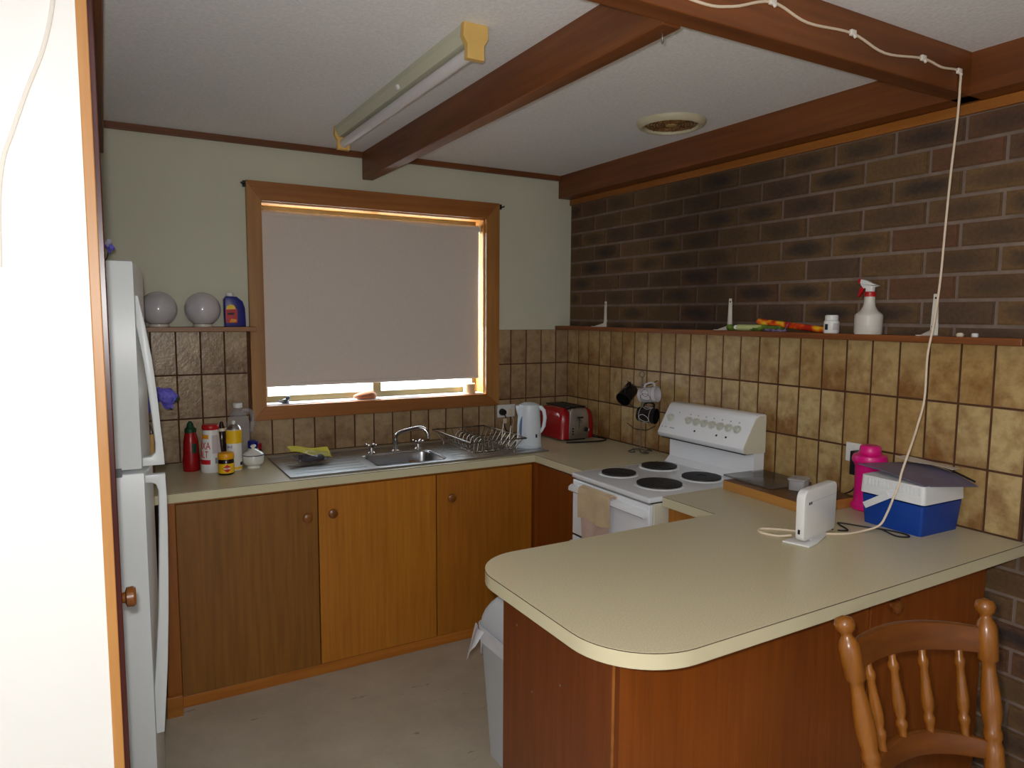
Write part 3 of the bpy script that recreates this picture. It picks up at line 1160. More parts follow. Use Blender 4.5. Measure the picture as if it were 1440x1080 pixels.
b = BM()
lv = [(0.0, 0.006, 0.05), (0.012, -0.002, 0.05), (0.016, -0.02, 0.045), (0.024, -0.13, 0.04), (0.05, -0.15, 0.03)]
rings = []
for ins, z, r in lv:
    rings.append([b.verts.new((x, y, z)) for x, y in rrect(BX0 - .012 + ins, BX1 + .012 - ins, BY0 - .012 + ins, BY1 + .012 - ins, r)])
for A, B in zip(rings, rings[1:]):
    for i in range(len(A)):
        j = (i + 1) % len(A)
        b.faces.new((A[i], A[j], B[j], B[i]))
b.faces.new(rings[-1])
bmesh.ops.recalc_face_normals(b, faces=b.faces)
bmesh.ops.reverse_faces(b, faces=b.faces)
O('bowl', b, 'steel_bowl', sk, True)
O('plug_hole', xf(lathe([(0, 0), (0.026, 0), (0.026, 0.003), (0.018, 0.0035), (0, 0.001)], 18), (-1.22, -0.385, -0.149)), 'chrome', sk, True)
for k in range(7):
    y = -0.50 + 0.058 * k
    O('drainer_rib', tube([(-1.76, y, 0.0035), (-1.44, y, 0.0035)], 0.0022, 6, smooth=False), 'steel', sk, True)
    O('drainer_rib', tube([(-0.99, y, 0.0035), (-0.54, y, 0.0035)], 0.0022, 6, smooth=False), 'steel', sk, True)


def tap_handle(x, y, nm):
    b = lathe([(0, 0), (0.019, 0), (0.020, 0.006), (0.013, 0.012), (0.011, 0.03), (0.014, 0.034), (0.014, 0.042), (0, 0.046)], 18)
    xf(b, (x, y, 0.004))
    for k in range(4):
        a = PI / 4 + k * PI / 2
        add_tube(b, [(x, y, 0.042), (x + 0.023 * math.cos(a), y + 0.023 * math.sin(a), 0.047)], 0.0045, 7, smooth=False)
        add_lathe(b, [(0, -0.007), (0.006, -0.004), (0.007, 0), (0.006, 0.004), (0, 0.007)], 10,
                  cx=x + 0.026 * math.cos(a), cy=y + 0.026 * math.sin(a), cz=0.048)
    return b


tp = thing('kitchen_tap', 'chrome swan neck tap with two cross handles behind the sink bowl', 'tap', (0, 0, 0.9))
O('handle', tap_handle(-1.325, -0.215, 0), 'chrome', tp, True)
O('handle', tap_handle(-1.075, -0.215, 0), 'chrome', tp, True)
b = lathe([(0, 0), (0.020, 0), (0.021, 0.006), (0.014, 0.012), (0.012, 0.05), (0.013, 0.06), (0, 0.062)], 18)
xf(b, (-1.2, -0.22, 0.004))
O('pillar', b, 'chrome', tp, True)
O('spout', tube([(-1.2, -0.22, 0.058), (-1.197, -0.222, 0.085), (-1.175, -0.235, 0.105), (-1.13, -0.262, 0.120), (-1.095, -0.284, 0.128), (-1.072, -0.297, 0.120), (-1.060, -0.305, 0.098), (-1.058, -0.307, 0.072)], 0.0095, 12), 'chrome', tp, True)

# ================================================================ STOVE
SYL, SYR = -1.022, -1.546
st = thing('electric_stove', 'white upright electric stove with four black hotplates by the brick wall', 'stove', (0, 0, 0))
O('body', box(-0.640, -0.02, SYR, SYL, 0.03, 0.872, 0.003), 'enamel_side', st)
O('plinth', box(-0.60, -0.04, SYR + .01, SYL - .01, 0.0, 0.03), 'black', st)
O('cooktop', box(-0.668, -0.095, SYR, SYL, 0.876, 0.898, 0.007, 3), 'enamel_top', st, True)
O('cooktop_gap', box(-0.650, -0.10, SYR + .004, SYL - .004, 0.872, 0.876), 'black', st)
for hx, hy, hr in ((-0.500, -1.148, 0.076), (-0.245, -1.125, 0.082), (-0.480, -1.392, 0.094), (-0.235, -1.385, 0.084)):
    h = O('hotplate', lathe([(0, 0.006), (0.020, 0.006), (0.022, 0.009), (hr * 0.7, 0.009), (hr, 0.008), (hr, 0.0), (0, 0.0)][::-1], 40, cx=hx, cy=hy, cz=0.900), 'hotplate', st, True)
    O('trim_ring', lathe([(hr + 0.001, 0.0), (hr + 0.012, 0.0), (hr + 0.010, 0.003), (hr + 0.001, 0.004)], 40, cx=hx, cy=hy, cz=0.8975), 'enamel', h, True)
O('splashback', prism([(-0.095, 0.885), (-0.030, 0.885), (-0.030, 1.02), (-0.092, 1.02), (-0.092, 0.925), (-0.12, 0.9), (-0.12, 0.897), (-0.095, 0.897)][::-1], SYR + .004, SYL - .004, 1), 'enamel', st, True)
cpoly = [(-0.035, 1.02), (-0.150, 1.022), (-0.163, 1.030), (-0.168, 1.045), (-0.160, 1.062), (-0.098, 1.168), (-0.086, 1.180), (-0.070, 1.184), (-0.035, 1.184)]
cp = O('control_panel', prism(cpoly, SYR - .002, SYL + .002, 1, 0.003), 'enamel', st, True)
O('panel_gap', box(-0.145, -0.04, SYR + .006, SYL - .006, 1.0165, 1.0205), 'black', st)
O('panel_side', prism([(x * 0.985 - .001, 1.02 + (z - 1.02) * 0.985) for x, z in cpoly[:6]] + [(-0.075, 1.180), (-0.036, 1.180)], SYR - .006, SYR - .002, 1), 'enamel_side', st)
_n = Vector((-0.106, 0, 0.062)).normalized()
_t = Vector((0.062, 0, 0.106)).normalized()


def on_panel(y, s, lift):
    p = Vector((-0.160, y, 1.062)) + _t * s + _n * lift
    return p


_q = _n.to_track_quat('Z', 'X').to_matrix().to_4x4()
for yk in [-1.070] + [-1.190 - 0.0485 * k for k in range(7)]:
    b = lathe([(0, 0), (0.019, 0), (0.019, 0.003), (0.013, 0.005), (0.012, 0.016), (0, 0.017)], 18)
    add_box(b, -0.003, 0.003, -0.0125, 0.0125, 0.0155, 0.019)
    bmesh.ops.transform(b, matrix=Matrix.Translation(on_panel(yk, 0.062, 0.0005)) @ _q, verts=b.verts)
    O('control_knob', b, 'knob_clear', st, True)
for yk in (-1.250, -1.383, -1.438):
    b = lathe([(0, 0), (0.0048, 0), (0.0048, 0.002), (0, 0.0022)], 10)
    bmesh.ops.transform(b, matrix=Matrix.Translation(on_panel(yk, 0.018, 0.0003)) @ _q, verts=b.verts)
    O('pilot_light', b, 'black', st)
marks = [(yk + 0.005, 0.094, 0.003, 0.003) for yk in [-1.115] + [-1.190 - 0.0485 * k for k in range(7)]]
marks += [(-1.038, 0.012, 0.002, 0.003), (-1.062, 0.012, 0.002, 0.007), (-1.105, 0.012, 0.002, 0.015)]
for yk, s_, hx, hy in marks:
    q = box(-hx, hx, -hy, hy, 0, 0.0006)
    bmesh.ops.transform(q, matrix=Matrix.Translation(on_panel(yk, s_, 0.0003)) @ _q, verts=q.verts)
    O('panel_mark', q, 'grey_p', st)



def bar_handle(z, name='handle'):
    return prism([(-0.690, z - 0.012), (-0.682, z - 0.019), (-0.668, z - 0.019), (-0.662, z - 0.010), (-0.662, z + 0.012), (-0.672, z + 0.013), (-0.688, z + 0.004)], SYR + 0.012, SYL - 0.006, 1, 0.002)


gd_ = O('grill_door', box(-0.662, -0.642, SYR + .004, SYL - .004, 0.622, 0.868, 0.003), 'enamel', st)
O('handle', bar_handle(0.835), 'enamel', gd_, True)
od_ = O('oven_door', box(-0.662, -0.642, SYR + .004, SYL - .004, 0.10, 0.612, 0.003), 'enamel', st)
O('handle', bar_handle(0.578), 'enamel', od_, True)
O('door_gap', box(-0.655, -0.645, SYR + .006, SYL - .006, 0.612, 0.622), 'black', st)
O('thermostat_mark', box(-0.6635, -0.662, -1.052, -1.036, 0.536, 0.546), 'black', od_)

# towel on the grill door handle
TY0, TY1 = -1.345, -1.135


def towel_fn(z_end, off, wave, taper):
    def f(u, v):
        y = TY1 + (TY0 - TY1) * u
        mid = (TY0 + TY1) / 2
        L = 0.05 + (0.858 - z_end)
        s = v * L
        if s < 0.028:                                   # behind the bar
            x, z = -0.6635 - off * 0.2, 0.835 + s * 0.9
        elif s < 0.05:
            a = (s - 0.028) / 0.022 * PI
            x, z = -0.680 + 0.016 * math.cos(a) - off * (1 - math.cos(a)) / 2, 0.852 + 0.010 * math.sin(a) + off * 0.5
        else:
            z = 0.852 - (s - 0.05)
            x = -0.697 - off - 0.004 * math.sin(u * 9 + v * 2) - wave * math.sin(u * 5 + 1) * v
        k = max(0, 0.86 - z) / 0.25
        y = mid + (y - mid) * (1 - taper * k) - 0.01 * k
        return (x, y, z + 0.006 * math.sin(u * 7) * (1 if s > 0.06 else 0) * v)
    return f


tw = thing('tea_towel', 'cream and pink tea towel folded over the stove door handle', 'towel', (0, 0, 0))
lo = O('under_fold', sheet(towel_fn(0.575, 0.004, 0.006, 0.25), 14, 26, 0.003), 'towel_pink', tw, True)
lo['label'] = 'longer pink fold underneath'
hi = O('upper_fold', sheet(towel_fn(0.735, 0.0115, 0.004, 0.02), 14, 18, 0.004), 'towel', tw, True)
hi['label'] = 'short cream fold on top'

# ================================================================ FRIDGE
FY0, FY1 = -1.20, -0.635
fr = thing('fridge', 'tall white two door fridge standing left of the bench', 'fridge', (0, 0, 0))
O('body', box(-3.05, -2.456, FY0, FY1, 0.03, 1.742, 0.008), 'fridge_body', fr)
O('foot_grille', box(-2.98, -2.47, FY0 + .02, FY1 - .02, 0.0, 0.03), 'black', fr)


def door_poly(x_near, bulge):
    p = [(-2.446, FY0 + .004)]
    n = 10
    xs = []
    for k in range(n + 1):
        t_ = k / n
        y = FY0 + 0.002 + (FY1 - FY0 - 0.004) * t_
        xs.append((x_near + bulge * (1 - (2 * t_ - 1) ** 2) ** 0.85, y))
    p += xs
    p.append((-2.446, FY1 - .004))
    return p


O('gasket', box(-2.4565, -2.4455, FY0 + .012, FY1 - .012, 0.06, 1.735), 'gasket', fr)
b = prism(door_poly(-2.377, 0.036), 1.124, 1.752, 2, 0.006)
for v in b.verts:                                       # the top of the door is rounded towards the front
    if v.co.z > 1.7 and v.co.x > -2.378:
        v.co.z -= 0.75 * (v.co.x + 2.378)
ud = O('freezer_door', b, 'fridge', fr, True, ang=0.45)
ld = O('fridge_door', prism(door_poly(-2.372, 0.036), 0.055, 1.113, 2, 0.006), 'fridge', fr, True, ang=0.45)


def handle_upper():
    o_ = [(-2.366, 1.650), (-2.350, 1.56), (-2.336, 1.46), (-2.327, 1.36), (-2.320, 1.25), (-2.314, 1.160), (-2.313, 1.132)]
    i_ = [(-2.374, 1.132), (-2.374, 1.158), (-2.350, 1.160), (-2.338, 1.172), (-2.337, 1.20), (-2.344, 1.29), (-2.351, 1.37), (-2.359, 1.45), (-2.3745, 1.56), (-2.3745, 1.650)]
    return prism(o_ + i_, -1.197, -1.168, 1, 0.004)


def handle_lower():
    o_ = [(-2.313, 1.104), (-2.311, 1.03), (-2.312, 0.93), (-2.315, 0.80), (-2.320, 0.66), (-2.328, 0.50), (-2.337, 0.38), (-2.346, 0.27)]
    i_ = [(-2.3695, 0.27), (-2.3695, 0.42), (-2.362, 0.50), (-2.349, 0.66), (-2.342, 0.80), (-2.336, 0.95), (-2.334, 1.05), (-2.340, 1.072), (-2.350, 1.078), (-2.3695, 1.080), (-2.3695, 1.104)]
    return prism(o_ + i_, -1.197, -1.168, 1, 0.004)


O('handle', handle_upper(), 'fridge', ud, True)
O('handle', handle_lower(), 'fridge', ld, True)
O('hinge', box(-2.458, -2.43, FY0 - .001, FY0 + .02, 1.105, 1.132, 0.002), 'gasket', fr)


def petals(cx, cy, cz, rad, n, seed, facing=(0, 0, 1)):
    rnd = random.Random(seed)
    b = BM()
    q = Vector(facing).to_track_quat('Z', 'Y')
    for k in range(n):
        a = 2 * PI * k / n + rnd.uniform(-.2, .2)
        tilt = rnd.uniform(0.15, 1.0)
        L = rad * rnd.uniform(0.75, 1.05)
        w = rad * 0.24
        d = Vector((math.cos(a), math.sin(a), 0))
        s = Vector((-math.sin(a), math.cos(a), 0))
        up = Vector((0, 0, 1))
        row = []
        for u, ww in ((0.05, 0.3), (0.45, 0.9), (0.8, 0.95), (1.0, 0.35)):
            c_ = d * (L * u * math.cos(tilt * u)) + up * (L * u * math.sin(tilt * u) * 0.8)
            row.append((c_ - s * w * ww + up * 0.1 * w, c_ - up * 0.08 * w, c_ + s * w * ww + up * 0.1 * w))
        vs = [[b.verts.new(Vector((cx, cy, cz)) + q @ p) for p in r_] for r_ in row]
        for r1, r2 in zip(vs, vs[1:]):
            for i in range(2):
                b.faces.new((r1[i], r1[i + 1], r2[i + 1], r2[i]))
    return b


fv = thing('artificial_flower', 'single blue and white flower stem standing on top of the fridge', 'flower', (-2.475, -0.88, 1.742))
O('holder', lathe([(0, 0), (0.02, 0), (0.021, 0.004), (0.006, 0.007), (0.005, 0.014), (0, 0.014)], 14), 'china', fv, True)
O('stem', tube([(0, 0, 0.008), (0.030, -0.01, 0.028), (0.040, -0.01, 0.055), (0.043, -0.01, 0.07)], 0.0022, 6), 'leaf', fv, True)
O('petal_cluster', petals(0.044, -0.01, 0.066, 0.021, 11, 3, (0.1, -0.8, 0.5)), 'petal', fv)
O('pale_petals', petals(0.041, -0.016, 0.082, 0.017, 7, 5, (-0.1, -0.8, 0.6)), 'petal_w', fv)

# ================================================================ LEFT BENCH GOODS
vs = thing('flower_bottle', 'brown glass bottle with straw label and violet flowers behind the fridge handle', 'vase', (-2.335, -0.30, 0.9))
O('glass', lathe([(0, 0), (0.034, 0), (0.038, 0.006), (0.038, 0.19), (0.030, 0.225), (0.016, 0.25), (0.014, 0.278), (0.016, 0.282), (0.0, 0.282)], 24), 'bottle_glass', vs, True)
O('label', patch(0.0385, 0, 2 * PI * 0.999, 0.075, 0.195, n=24), 'bottle_label', vs, True)
O('stem', tube([(0.0, 0, 0.278), (0.008, -0.004, 0.31), (0.03, -0.01, 0.34)], 0.003, 6), 'leaf', vs, True)
O('flower_head', petals(0.078, -0.02, 0.345, 0.058, 26, 11, (0.35, -0.75, 0.3)), 'petal', vs)
O('flower_head', petals(0.015, -0.01, 0.315, 0.05, 20, 12, (-0.2, -0.8, 0.2)), 'petal', vs)
O('leaf', petals(0.075, 0.0, 0.335, 0.085, 3, 14, (0.5, -0.3, 0.2)), 'leaf', vs)

ks = thing('sauce_bottle', 'red tomato sauce squeeze bottle with a dark green cap, leftmost on bench', 'bottle', (-2.147, -0.190, 0.9))
O('body', lathe([(0, 0), (0.033, 0), (0.036, 0.005), (0.036, 0.05), (0.033, 0.08), (0.031, 0.13), (0.025, 0.165), (0.021, 0.175), (0, 0.175)], 24), 'sauce', ks, True)
O('cap', lathe([(0, 0.172), (0.024, 0.172), (0.024, 0.188), (0.017, 0.195), (0.012, 0.212), (0.005, 0.222), (0, 0.223)], 20), 'green_d', ks, True)
O('print', patch(0.0337, to_cam(-2.147, -.19) + .15, to_cam(-2.147, -.19) + .75, 0.082, 0.125, r1=0.0315, n=6), 'green_d', ks)

sa = thing('salt_drum', 'white plastic salt drum with a red lid beside the sauce bottle', 'container', (-2.070, -0.245, 0.9))
O('body', lathe([(0, 0), (0.042, 0), (0.046, 0.008), (0.045, 0.03), (0.033, 0.188), (0.031, 0.190), (0, 0.190)], 28), 'white_p', sa, True)
O('lid', lathe([(0, 0.188), (0.034, 0.188), (0.036, 0.193), (0.036, 0.205), (0.032, 0.210), (0, 0.210)], 28), 'red_p', sa, True)
ac = to_cam(-2.070, -0.245)


def r_salt(z):
    return 0.045 - 0.012 * (z - 0.03) / 0.158


def salt_patch(a0, a1, z0, z1):
    return patch(r_salt(z0), ac + a0, ac + a1, z0, z1, r1=r_salt(z1), n=8)


O('label_block', salt_patch(-1.25, -0.28, 0.150, 0.168), 'orange_p', sa)
O('label_band', salt_patch(-1.35, -0.10, 0.038, 0.058), 'red_print', sa)
O('label_text', salt_patch(0.10, 0.95, 0.085, 0.165), 'grey_print', sa)
O('barcode', salt_patch(0.35, 0.95, 0.040, 0.066), 'grey_p', sa)
O('lettering', wrap_text('SAXA', 0.046, r_salt(0.118), ac - 1.0, 0.118, r_slope=-0.076, stretch=0.62), 'red_print', sa)
O('lettering', wrap_text('SALT', 0.042, r_salt(0.080), ac - 1.0, 0.080, r_slope=-0.076, stretch=0.62), 'red_print', sa)

ch = thing('syrup_bottle', 'dark brown chocolate syrup bottle with cream oval label', 'bottle', (-2.012, -0.15, 0.9))
O('body', lathe([(0, 0), (0.033, 0), (0.035, 0.006), (0.034, 0.05), (0.028, 0.09), (0.029, 0.12), (0.026, 0.15), (0.020, 0.165), (0, 0.165)], 24), 'choc', ch, True)
O('neck_band', lathe([(0, 0.163), (0.022, 0.163), (0.022, 0.176), (0, 0.176)], 20), 'cream', ch, True)
O('nozzle', lathe([(0, 0.176), (0.015, 0.176), (0.011, 0.188), (0.006, 0.205), (0, 0.207)], 16), 'choc', ch, True)


def oval_patch(r, ac_, wa, zc, hh):
    b = BM()
    c0 = b.verts.new((r * math.cos(ac_), r * math.sin(ac_), zc))
    n = 24
    ring = [b.verts.new((r * math.cos(ac_ + wa * math.cos(2 * PI * k / n)), r * math.sin(ac_ + wa * math.cos(2 * PI * k / n)), zc + hh * math.sin(2 * PI * k / n))) for k in range(n)]
    for k in range(n):
        b.faces.new((c0, ring[k], ring[(k + 1) % n]))
    return b


a2 = to_cam(-2.012, -0.15)
O('oval_label', oval_patch(0.0318, a2 - 1.0, 0.62, 0.098, 0.042), 'cream', ch)
O('oval_label', oval_patch(0.0318, a2 + 1.15, 0.55, 0.098, 0.042), 'cream', ch)

jar = thing('spread_jar', 'small yellow lidded jar of dark spread with red diamond label', 'jar', (-2.022, -0.335, 0.9))
O('glass', lathe([(0, 0), (0.030, 0), (0.033, 0.004), (0.033, 0.062), (0.029, 0.070), (0, 0.070)], 28), 'spread', jar, True)
O('lid', lathe([(0, 0.068), (0.033, 0.068), (0.034, 0.071), (0.034, 0.090), (0.031, 0.094), (0, 0.094)], 28), 'yellow_lid', jar, True)
O('label', patch(0.0335, 0, 2 * PI * .999, 0.008, 0.050, n=28), 'yellow_p', jar, True)
a3 = to_cam(-2.022, -0.335) + 0.12
b = BM()
rr = 0.0348
pts = [b.verts.new((rr * math.cos(a3 + da), rr * math.sin(a3 + da), 0.029 + dz)) for da, dz in ((-0.62, 0), (-0.3, -0.009), (0, -0.017), (0.3, -0.009), (0.62, 0), (0.3, 0.009), (0, 0.017), (-0.3, 0.009))]
ctr = b.verts.new((rr * math.cos(a3), rr * math.sin(a3), 0.029))
for i in range(8):
    b.faces.new((ctr, pts[i], pts[(i + 1) % 8]))
O('label_diamond', b, 'red_print', jar)
O('lettering', wrap_text('VEGEMITE', 0.0105, 0.0348, a3, 0.029, stretch=0.72), 'white_p', jar)

sp = thing('spray_can', 'tall yellow and white aerosol spray can with silver shoulder', 'aerosol can', (-1.975, -0.255, 0.9))
O('body', lathe([(0, 0), (0.031, 0), (0.033, 0.004), (0.033, 0.180), (0.031, 0.183), (0, 0.183)], 28), 'white_p', sp, True)
O('shoulder', lathe([(0, 0.183), (0.031, 0.183), (0.027, 0.194), (0.017, 0.203), (0.012, 0.205), (0, 0.205)], 24), 'brushed', sp, True)
O('nozzle', lathe([(0, 0.204), (0.007, 0.204), (0.007, 0.217), (0.004, 0.221), (0, 0.221)], 12), 'white_p', sp, True)
O('yellow_band', patch(0.0332, 0, 2 * PI * .999, 0.122, 0.181, n=28), 'yellow_p', sp, True)
O('foot_band', patch(0.0332, 0, 2 * PI * .999, 0.005, 0.016, n=28), 'yellow_p', sp, True)
a4 = to_cam(-1.975, -0.255)
O('lettering', wrap_text('ard', 0.02, 0.0335, a4 - 0.62, 0.108), 'blue_print', sp)
O('lettering', wrap_text('CS', 0.016, 0.0338, a4 - 0.85, 0.145), 'orange_p', sp)
O('barcode', patch(0.0335, a4 + .75, a4 + 1.25, 0.022, 0.036, n=5), 'dark_print', sp)

jg = thing('plastic_jug', 'empty translucent plastic bottle with a side handle below the window corner', 'bottle', (-1.932, -0.100, 0.9))
b = lathe([(0, 0), (0.050, 0), (0.056, 0.008), (0.056, 0.15), (0.052, 0.19), (0.034, 0.235), (0.020, 0.25), (0.018, 0.262), (0, 0.262)], 24)
for v in b.verts:
    v.co.y *= 0.8
O('body', b, 'milky', jg, True)
O('cap', lathe([(0, 0.260), (0.021, 0.260), (0.021, 0.280), (0.019, 0.282), (0, 0.282)], 20), 'white_p', jg, True)
O('handle', tube([(0.016, -0.01, 0.246), (0.045, -0.012, 0.246), (0.062, -0.012, 0.225), (0.064, -0.012, 0.18), (0.056, -0.010, 0.145)], 0.0105, 10), 'milky', jg, True)

bb = thing('blue_cap_bottle', 'small bottle with a navy blue cap behind the sugar bowl', 'bottle', (-1.880, -0.165, 0.9))
O('body', lathe([(0, 0), (0.024, 0), (0.026, 0.004), (0.026, 0.066), (0.021, 0.076), (0, 0.076)], 20), 'milky_w', bb, True)
O('cap', lathe([(0, 0.075), (0.022, 0.075), (0.023, 0.078), (0.023, 0.106), (0.020, 0.109), (0, 0.109)], 20), 'blue_bottle', bb, True)
rb = thing('red_cap_bottle', 'little bottle with a dark red cap nearest the window frame', 'bottle', (-1.848, -0.120, 0.9))
O('body', lathe([(0, 0), (0.017, 0), (0.018, 0.003), (0.018, 0.05), (0.014, 0.06), (0, 0.06)], 18), 'choc', rb, True)
O('cap', lathe([(0, 0.059), (0.0155, 0.059), (0.0155, 0.084), (0.013, 0.086), (0, 0.086)], 18), 'sauce', rb, True)

sb = thing('sugar_bowl', 'white china sugar bowl with lid and thin blue rim beside the sink', 'bowl', (-1.895, -0.262, 0.9))
O('bowl', lathe([(0, 0), (0.028, 0), (0.030, 0.004), (0.027, 0.012), (0.042, 0.020), (0.046, 0.030), (0.047, 0.058), (0.046, 0.060), (0, 0.060)], 30), 'china', sb, True)
O('rim_line', lathe([(0.044, 0.059), (0.0478, 0.059), (0.0478, 0.063), (0.044, 0.063)], 30), 'china_line', sb, True)
ldm = O('lid', lathe([(0, 0.062), (0.046, 0.062), (0.046, 0.065), (0.036, 0.074), (0.016, 0.083), (0.007, 0.088), (0.007, 0.092), (0.013, 0.097), (0.013, 0.102), (0.007, 0.107), (0, 0.107)], 30), 'china', sb, True)

yc = thing('scourer_pack', 'crumpled clear plastic pack lying on the left drainer', 'packet', (-1.64, -0.29, 0.906))


def crumple(u, v):
    a = u * 2 * PI
    k = 1 - abs(2 * v - 1) ** 2.4
    rnd = math.sin(a * 3 + v * 9) * 0.006 + math.sin(a * 5 - v * 13) * 0.004
    return (-0.085 + 0.17 * v, (0.062 + rnd) * math.cos(a) * (0.5 + 0.5 * k), 0.028 + (0.024 + rnd) * math.sin(a) * (0.35 + 0.65 * k))


O('wrap', sheet(crumple, 20, 14), 'film', yc, True)
O('scourer', box(-0.055, 0.05, -0.04, 0.035, 0.012, 0.035, 0.006), 'dark_print', yc)
yl = O('dish_cloth', sheet(lambda u, v: (-1.74 + 0.19 * u, -0.235 - 0.075 * v, 0.980 - 0.022 * u + 0.004 * math.sin(u * 8) - 0.026 * v * (0.3 + u)), 16, 8, 0.004), 'yellow_cloth', None, True)
tag(yl, 'flat yellow dish cloth lying across the clear pack on the drainer', 'cloth')

# ================================================================ DISH RACK
dr = thing('dish_rack', 'empty chrome wire dish rack on the right sink drainer', 'dish rack', (0, 0, 0.9))
X0, X1, Y0, Y1, ZT, ZB = -0.945, -0.632, -0.566, -0.10, 0.080, 0.020
O('top_rim', tube([(X0, Y0, ZT), (X1, Y0, ZT), (X1, Y1, ZT), (X0, Y1, ZT)], 0.0042, 8, closed=True, smooth=False), 'wire', dr, True)
i_ = 0.045
O('base_rim', tube([(X0 + i_, Y0 + i_, ZB), (X1 - i_, Y0 + i_, ZB), (X1 - i_, Y1 - i_, ZB), (X0 + i_, Y1 - i_, ZB)], 0.0026, 8, closed=True, smooth=False), 'wire', dr, True)
nw = 10
for k in range(nw):
    y = Y0 + 0.02 + (Y1 - Y0 - 0.04) * k / (nw - 1)
    yb = Y0 + i_ + 0.005 + (Y1 - Y0 - 2 * i_ - 0.01) * k / (nw - 1)
    O('side_wire', tube([(X0, y, ZT), (X0 + i_ - .004, yb, ZB + 0.004), (X0 + i_ + 0.01, yb, ZB), (X1 - i_ - 0.01, yb, ZB), (X1 - i_ + .004, yb, ZB + .004), (X1, y, ZT)], 0.0022, 6, smooth=False), 'wire', dr)
for k in range(7):
    x = X0 + 0.025 + (X1 - X0 - 0.05) * k / 6
    xb = X0 + i_ + 0.004 + (X1 - X0 - 2 * i_ - 0.008) * k / 6
    O('end_wire', tube([(x, Y0, ZT), (xb, Y0 + i_, ZB), (xb, Y0 + i_ + .03, ZB)], 0.0022, 6, smooth=False), 'wire', dr)
    O('end_wire', tube([(x, Y1, ZT), (xb, Y1 - i_, ZB), (xb, Y1 - i_ - .03, ZB)], 0.0022, 6, smooth=False), 'wire', dr)
for k in range(7):
    y = Y0 + 0.085 + 0.044 * k
    xm = -0.82
    O('plate_prong', tube([(xm - 0.045, y, ZB), (xm - 0.035, y, ZB + 0.05), (xm, y, ZB + 0.062), (xm + 0.035, y, ZB + 0.05), (xm + 0.045, y, ZB)], 0.0022, 6, 4), 'wire', dr)
for x, y in ((X0 + i_, Y0 + i_), (X1 - i_, Y0 + i_), (X0 + i_, Y1 - i_), (X1 - i_, Y1 - i_)):
    O('foot', tube([(x, y, ZB), (x, y, 0.0045)], 0.0045, 8, smooth=False), 'wire', dr)
for y in (-0.52, -0.44, -0.36):
    O('cutlery_post', tube([(X1 - 0.03, y, 0.022), (X1 - 0.012, y + 0.01, 0.125)], 0.0022, 6, smooth=False), 'wire', dr)

# ================================================================ KETTLE, TOASTER
kt = thing('kettle', 'white plastic jug kettle with a blue water gauge in the corner', 'kettle', (-0.525, -0.415, 0.9), R(-32))
b = BM()
rings = []
for z, rx, ry in ((0.018, 0.066, 0.060), (0.03, 0.066, 0.060), (0.12, 0.062, 0.057), (0.20, 0.057, 0.054), (0.222, 0.055, 0.052)):
    rings.append([b.verts.new((rx * math.cos(2 * PI * k / 32), ry * math.sin(2 * PI * k / 32), z)) for k in range(32)])
for A, B in zip(rings, rings[1:]):
    for i in range(32):
        j = (i + 1) % 32
        b.faces.new((A[i], A[j], B[j], B[i]))
b.faces.new(rings[0][::-1])
b.faces.new(rings[-1])
O('body', b, 'kettle', kt, True)
O('lid', xf(lathe([(0, 0.222), (0.053, 0.222), (0.052, 0.228), (0.030, 0.238), (0, 0.241)], 28), scale=(1.02, 0.97, 1)), 'kettle', kt, True)
O('base', lathe([(0, 0), (0.068, 0), (0.070, 0.004), (0.069, 0.015), (0.066, 0.0175), (0, 0.0175)], 32), 'kettle', kt, True)
O('handle', xf(prism([(0.035, 0.226), (0.070, 0.222), (0.088, 0.200), (0.094, 0.16), (0.088, 0.115), (0.074, 0.088), (0.060, 0.072), (0.058, 0.092), (0.068, 0.11), (0.073, 0.14), (0.074, 0.17), (0.069, 0.193), (0.056, 0.205)][::-1], -0.016, 0.016, 1, 0.005)), 'kettle', kt, True)
O('spout', prism([(-0.05, 0.224), (-0.072, 0.222), (-0.060, 0.17), (-0.05, 0.17)], -0.018, 0.018, 1, 0.004), 'kettle', kt, True)


def gauge_fn(u, v):
    zc = 0.055 + 0.115 * v
    w = 0.32 * math.sin(PI * min(max(v, 0.02), 0.98)) ** 0.7
    a = R(234) + (u - 1.0) * w
    rx, ry = 0.0655 - 0.03 * (zc - .03) / 0.19 * 0.3, 0.0595 - 0.006 * (zc - .03) / 0.19
    return (1.012 * rx * math.cos(a), 1.02 * ry * math.sin(a), zc)


O('water_gauge', sheet(gauge_fn, 5, 14, 0.001), 'gauge', kt, True)
O('switch', xf(box(-0.004, 0.004, -0.003, 0.003, -0.009, 0.009, 0.001), (0.040, -0.0490, 0.068), (0, 0, R(-40))), 'black', kt)

ts = thing('toaster', 'red and stainless steel toaster in the bench corner', 'toaster', (-0.178, -0.245, 0.9))
TWd, TL, THt = 0.112, 0.135, 0.185


def bulge_poly(w, h, n=8):
    p = [(-w, 0.012), (w, 0.012)]
    for k in range(n + 1):
        a = k / n * PI
        p.append((w * (1.0 if 0 < k < n else 1.0) * math.copysign(abs(math.cos(a)) ** 0.45, math.cos(a)), h * 0.45 + h * 0.55 * math.sin(a) ** 0.6))
    return p


